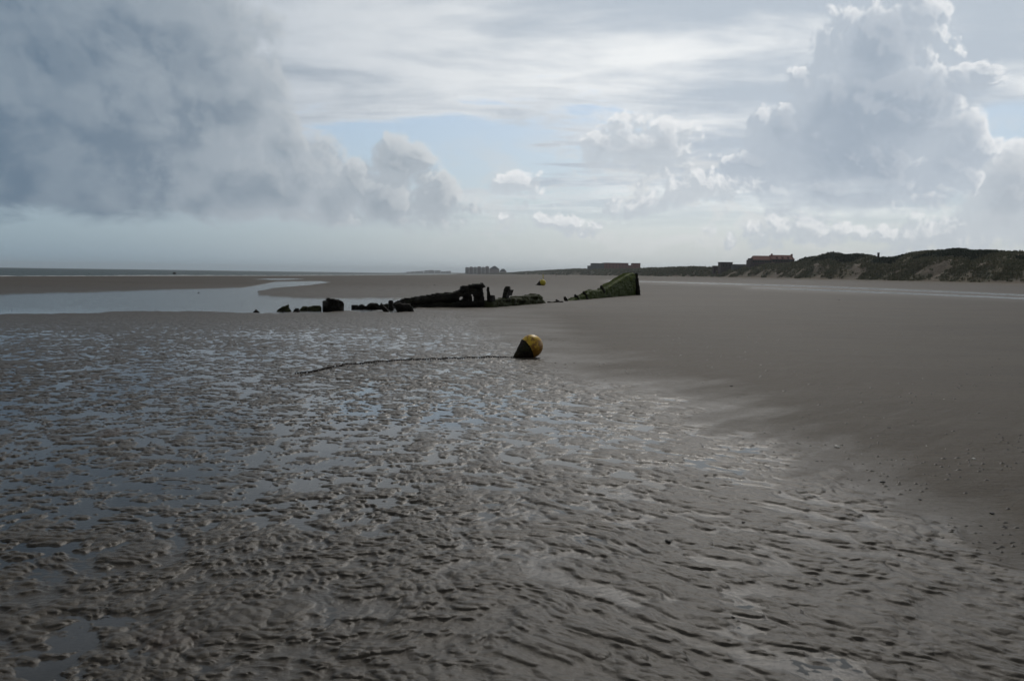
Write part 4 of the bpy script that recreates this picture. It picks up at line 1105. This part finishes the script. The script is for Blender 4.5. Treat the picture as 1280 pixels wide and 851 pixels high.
# a walker far down the beach (one skinned figure)
def walker(px_, py_, hgt, label, heading):
    g = ground(px_, py_)
    g = Vector((g.x, min(g.y, 620), 0)) if g.y < 620 else Vector((g.x * 620 / g.y, 620, 0))
    z0 = float(land(np.array([g.x]), np.array([g.y]))[0][0])
    J = {'pelvis': (0, 0, .95), 'waist': (0, 0, 1.12), 'chest': (0, .02, 1.36), 'neck': (0, .03, 1.50), 'head': (0, .05, 1.62), 'crown': (0, .05, 1.74),
         'shl': (-.19, .02, 1.42), 'ell': (-.23, -.08, 1.16), 'hal': (-.22, .05, .92), 'shr': (.19, .02, 1.42), 'elr': (.23, .08, 1.16), 'har': (.22, .22, .95),
         'hipl': (-.10, 0, .90), 'knl': (-.10, .16, .50), 'anl': (-.10, .12, .09), 'tol': (-.10, .30, .04), 'hipr': (.10, 0, .90), 'knr': (.10, -.04, .48), 'anr': (.10, -.28, .12), 'tor': (.10, -.14, .03)}
    Rr = {'pelvis': .15, 'waist': .13, 'chest': .16, 'neck': .055, 'head': .10, 'crown': .07, 'shl': .07, 'ell': .045, 'hal': .035, 'shr': .07, 'elr': .045, 'har': .035, 'hipl': .10, 'knl': .065, 'anl': .045, 'tol': .04, 'hipr': .10, 'knr': .065, 'anr': .045, 'tor': .04}
    E = [('pelvis', 'waist'), ('waist', 'chest'), ('chest', 'neck'), ('neck', 'head'), ('head', 'crown'), ('chest', 'shl'), ('shl', 'ell'), ('ell', 'hal'), ('chest', 'shr'), ('shr', 'elr'), ('elr', 'har'),
         ('pelvis', 'hipl'), ('hipl', 'knl'), ('knl', 'anl'), ('anl', 'tol'), ('pelvis', 'hipr'), ('hipr', 'knr'), ('knr', 'anr'), ('anr', 'tor')]
    ks = list(J); me = bpy.data.meshes.new('person'); me.from_pydata([J[k] for k in ks], [(ks.index(a), ks.index(b)) for a, b in E], [])
    o = link('person', me); md = o.modifiers.new('skin', 'SKIN')
    for i, k in enumerate(ks): me.skin_vertices[0].data[i].radius = (Rr[k], Rr[k])
    me.skin_vertices[0].data[0].use_root = True
    o.modifiers.new('sub', 'SUBSURF').levels = 1; o.modifiers['sub'].render_levels = 2
    me.materials.append(plain('dark_clothing', (.02, .022, .03), rough=.9, scale=5))
    o.location = (g.x, g.y, z0); o.rotation_euler = (0, 0, heading); o.scale = (hgt / 1.8,) * 3
    tag(o, label, 'person')
walker(695, 345.8, 1.78, 'person in dark clothes walking far away at the foot of the dunes', R(60))

pA, pB = ground(684, 379.2), ground(704, 378.6)
bm = bmesh.new()
for k in range(12):
    a = pA.lerp(pB, k / 12); b = pA.lerp(pB, (k + 1) / 12)
    za = .015 + .02 * math.sin(k * 1.3); zb = .015 + .02 * math.sin((k + 1) * 1.3)
    ring = []
    for (p, zz_) in ((a, za), (b, zb)):
        ring.append([bm.verts.new((p.x, p.y + .05 * math.cos(q * 1.2566), zz_ + .035 + .05 * math.sin(q * 1.2566))) for q in range(5)])
    for q in range(5): bm.faces.new((ring[0][q], ring[0][(q + 1) % 5], ring[1][(q + 1) % 5], ring[1][q]))
o = bm_obj('keel_strip', bm, m_hull); tag(o, 'thin dark keel timber lying in the sand between the plank section and the green bow', 'timber', 'wreck fragments')
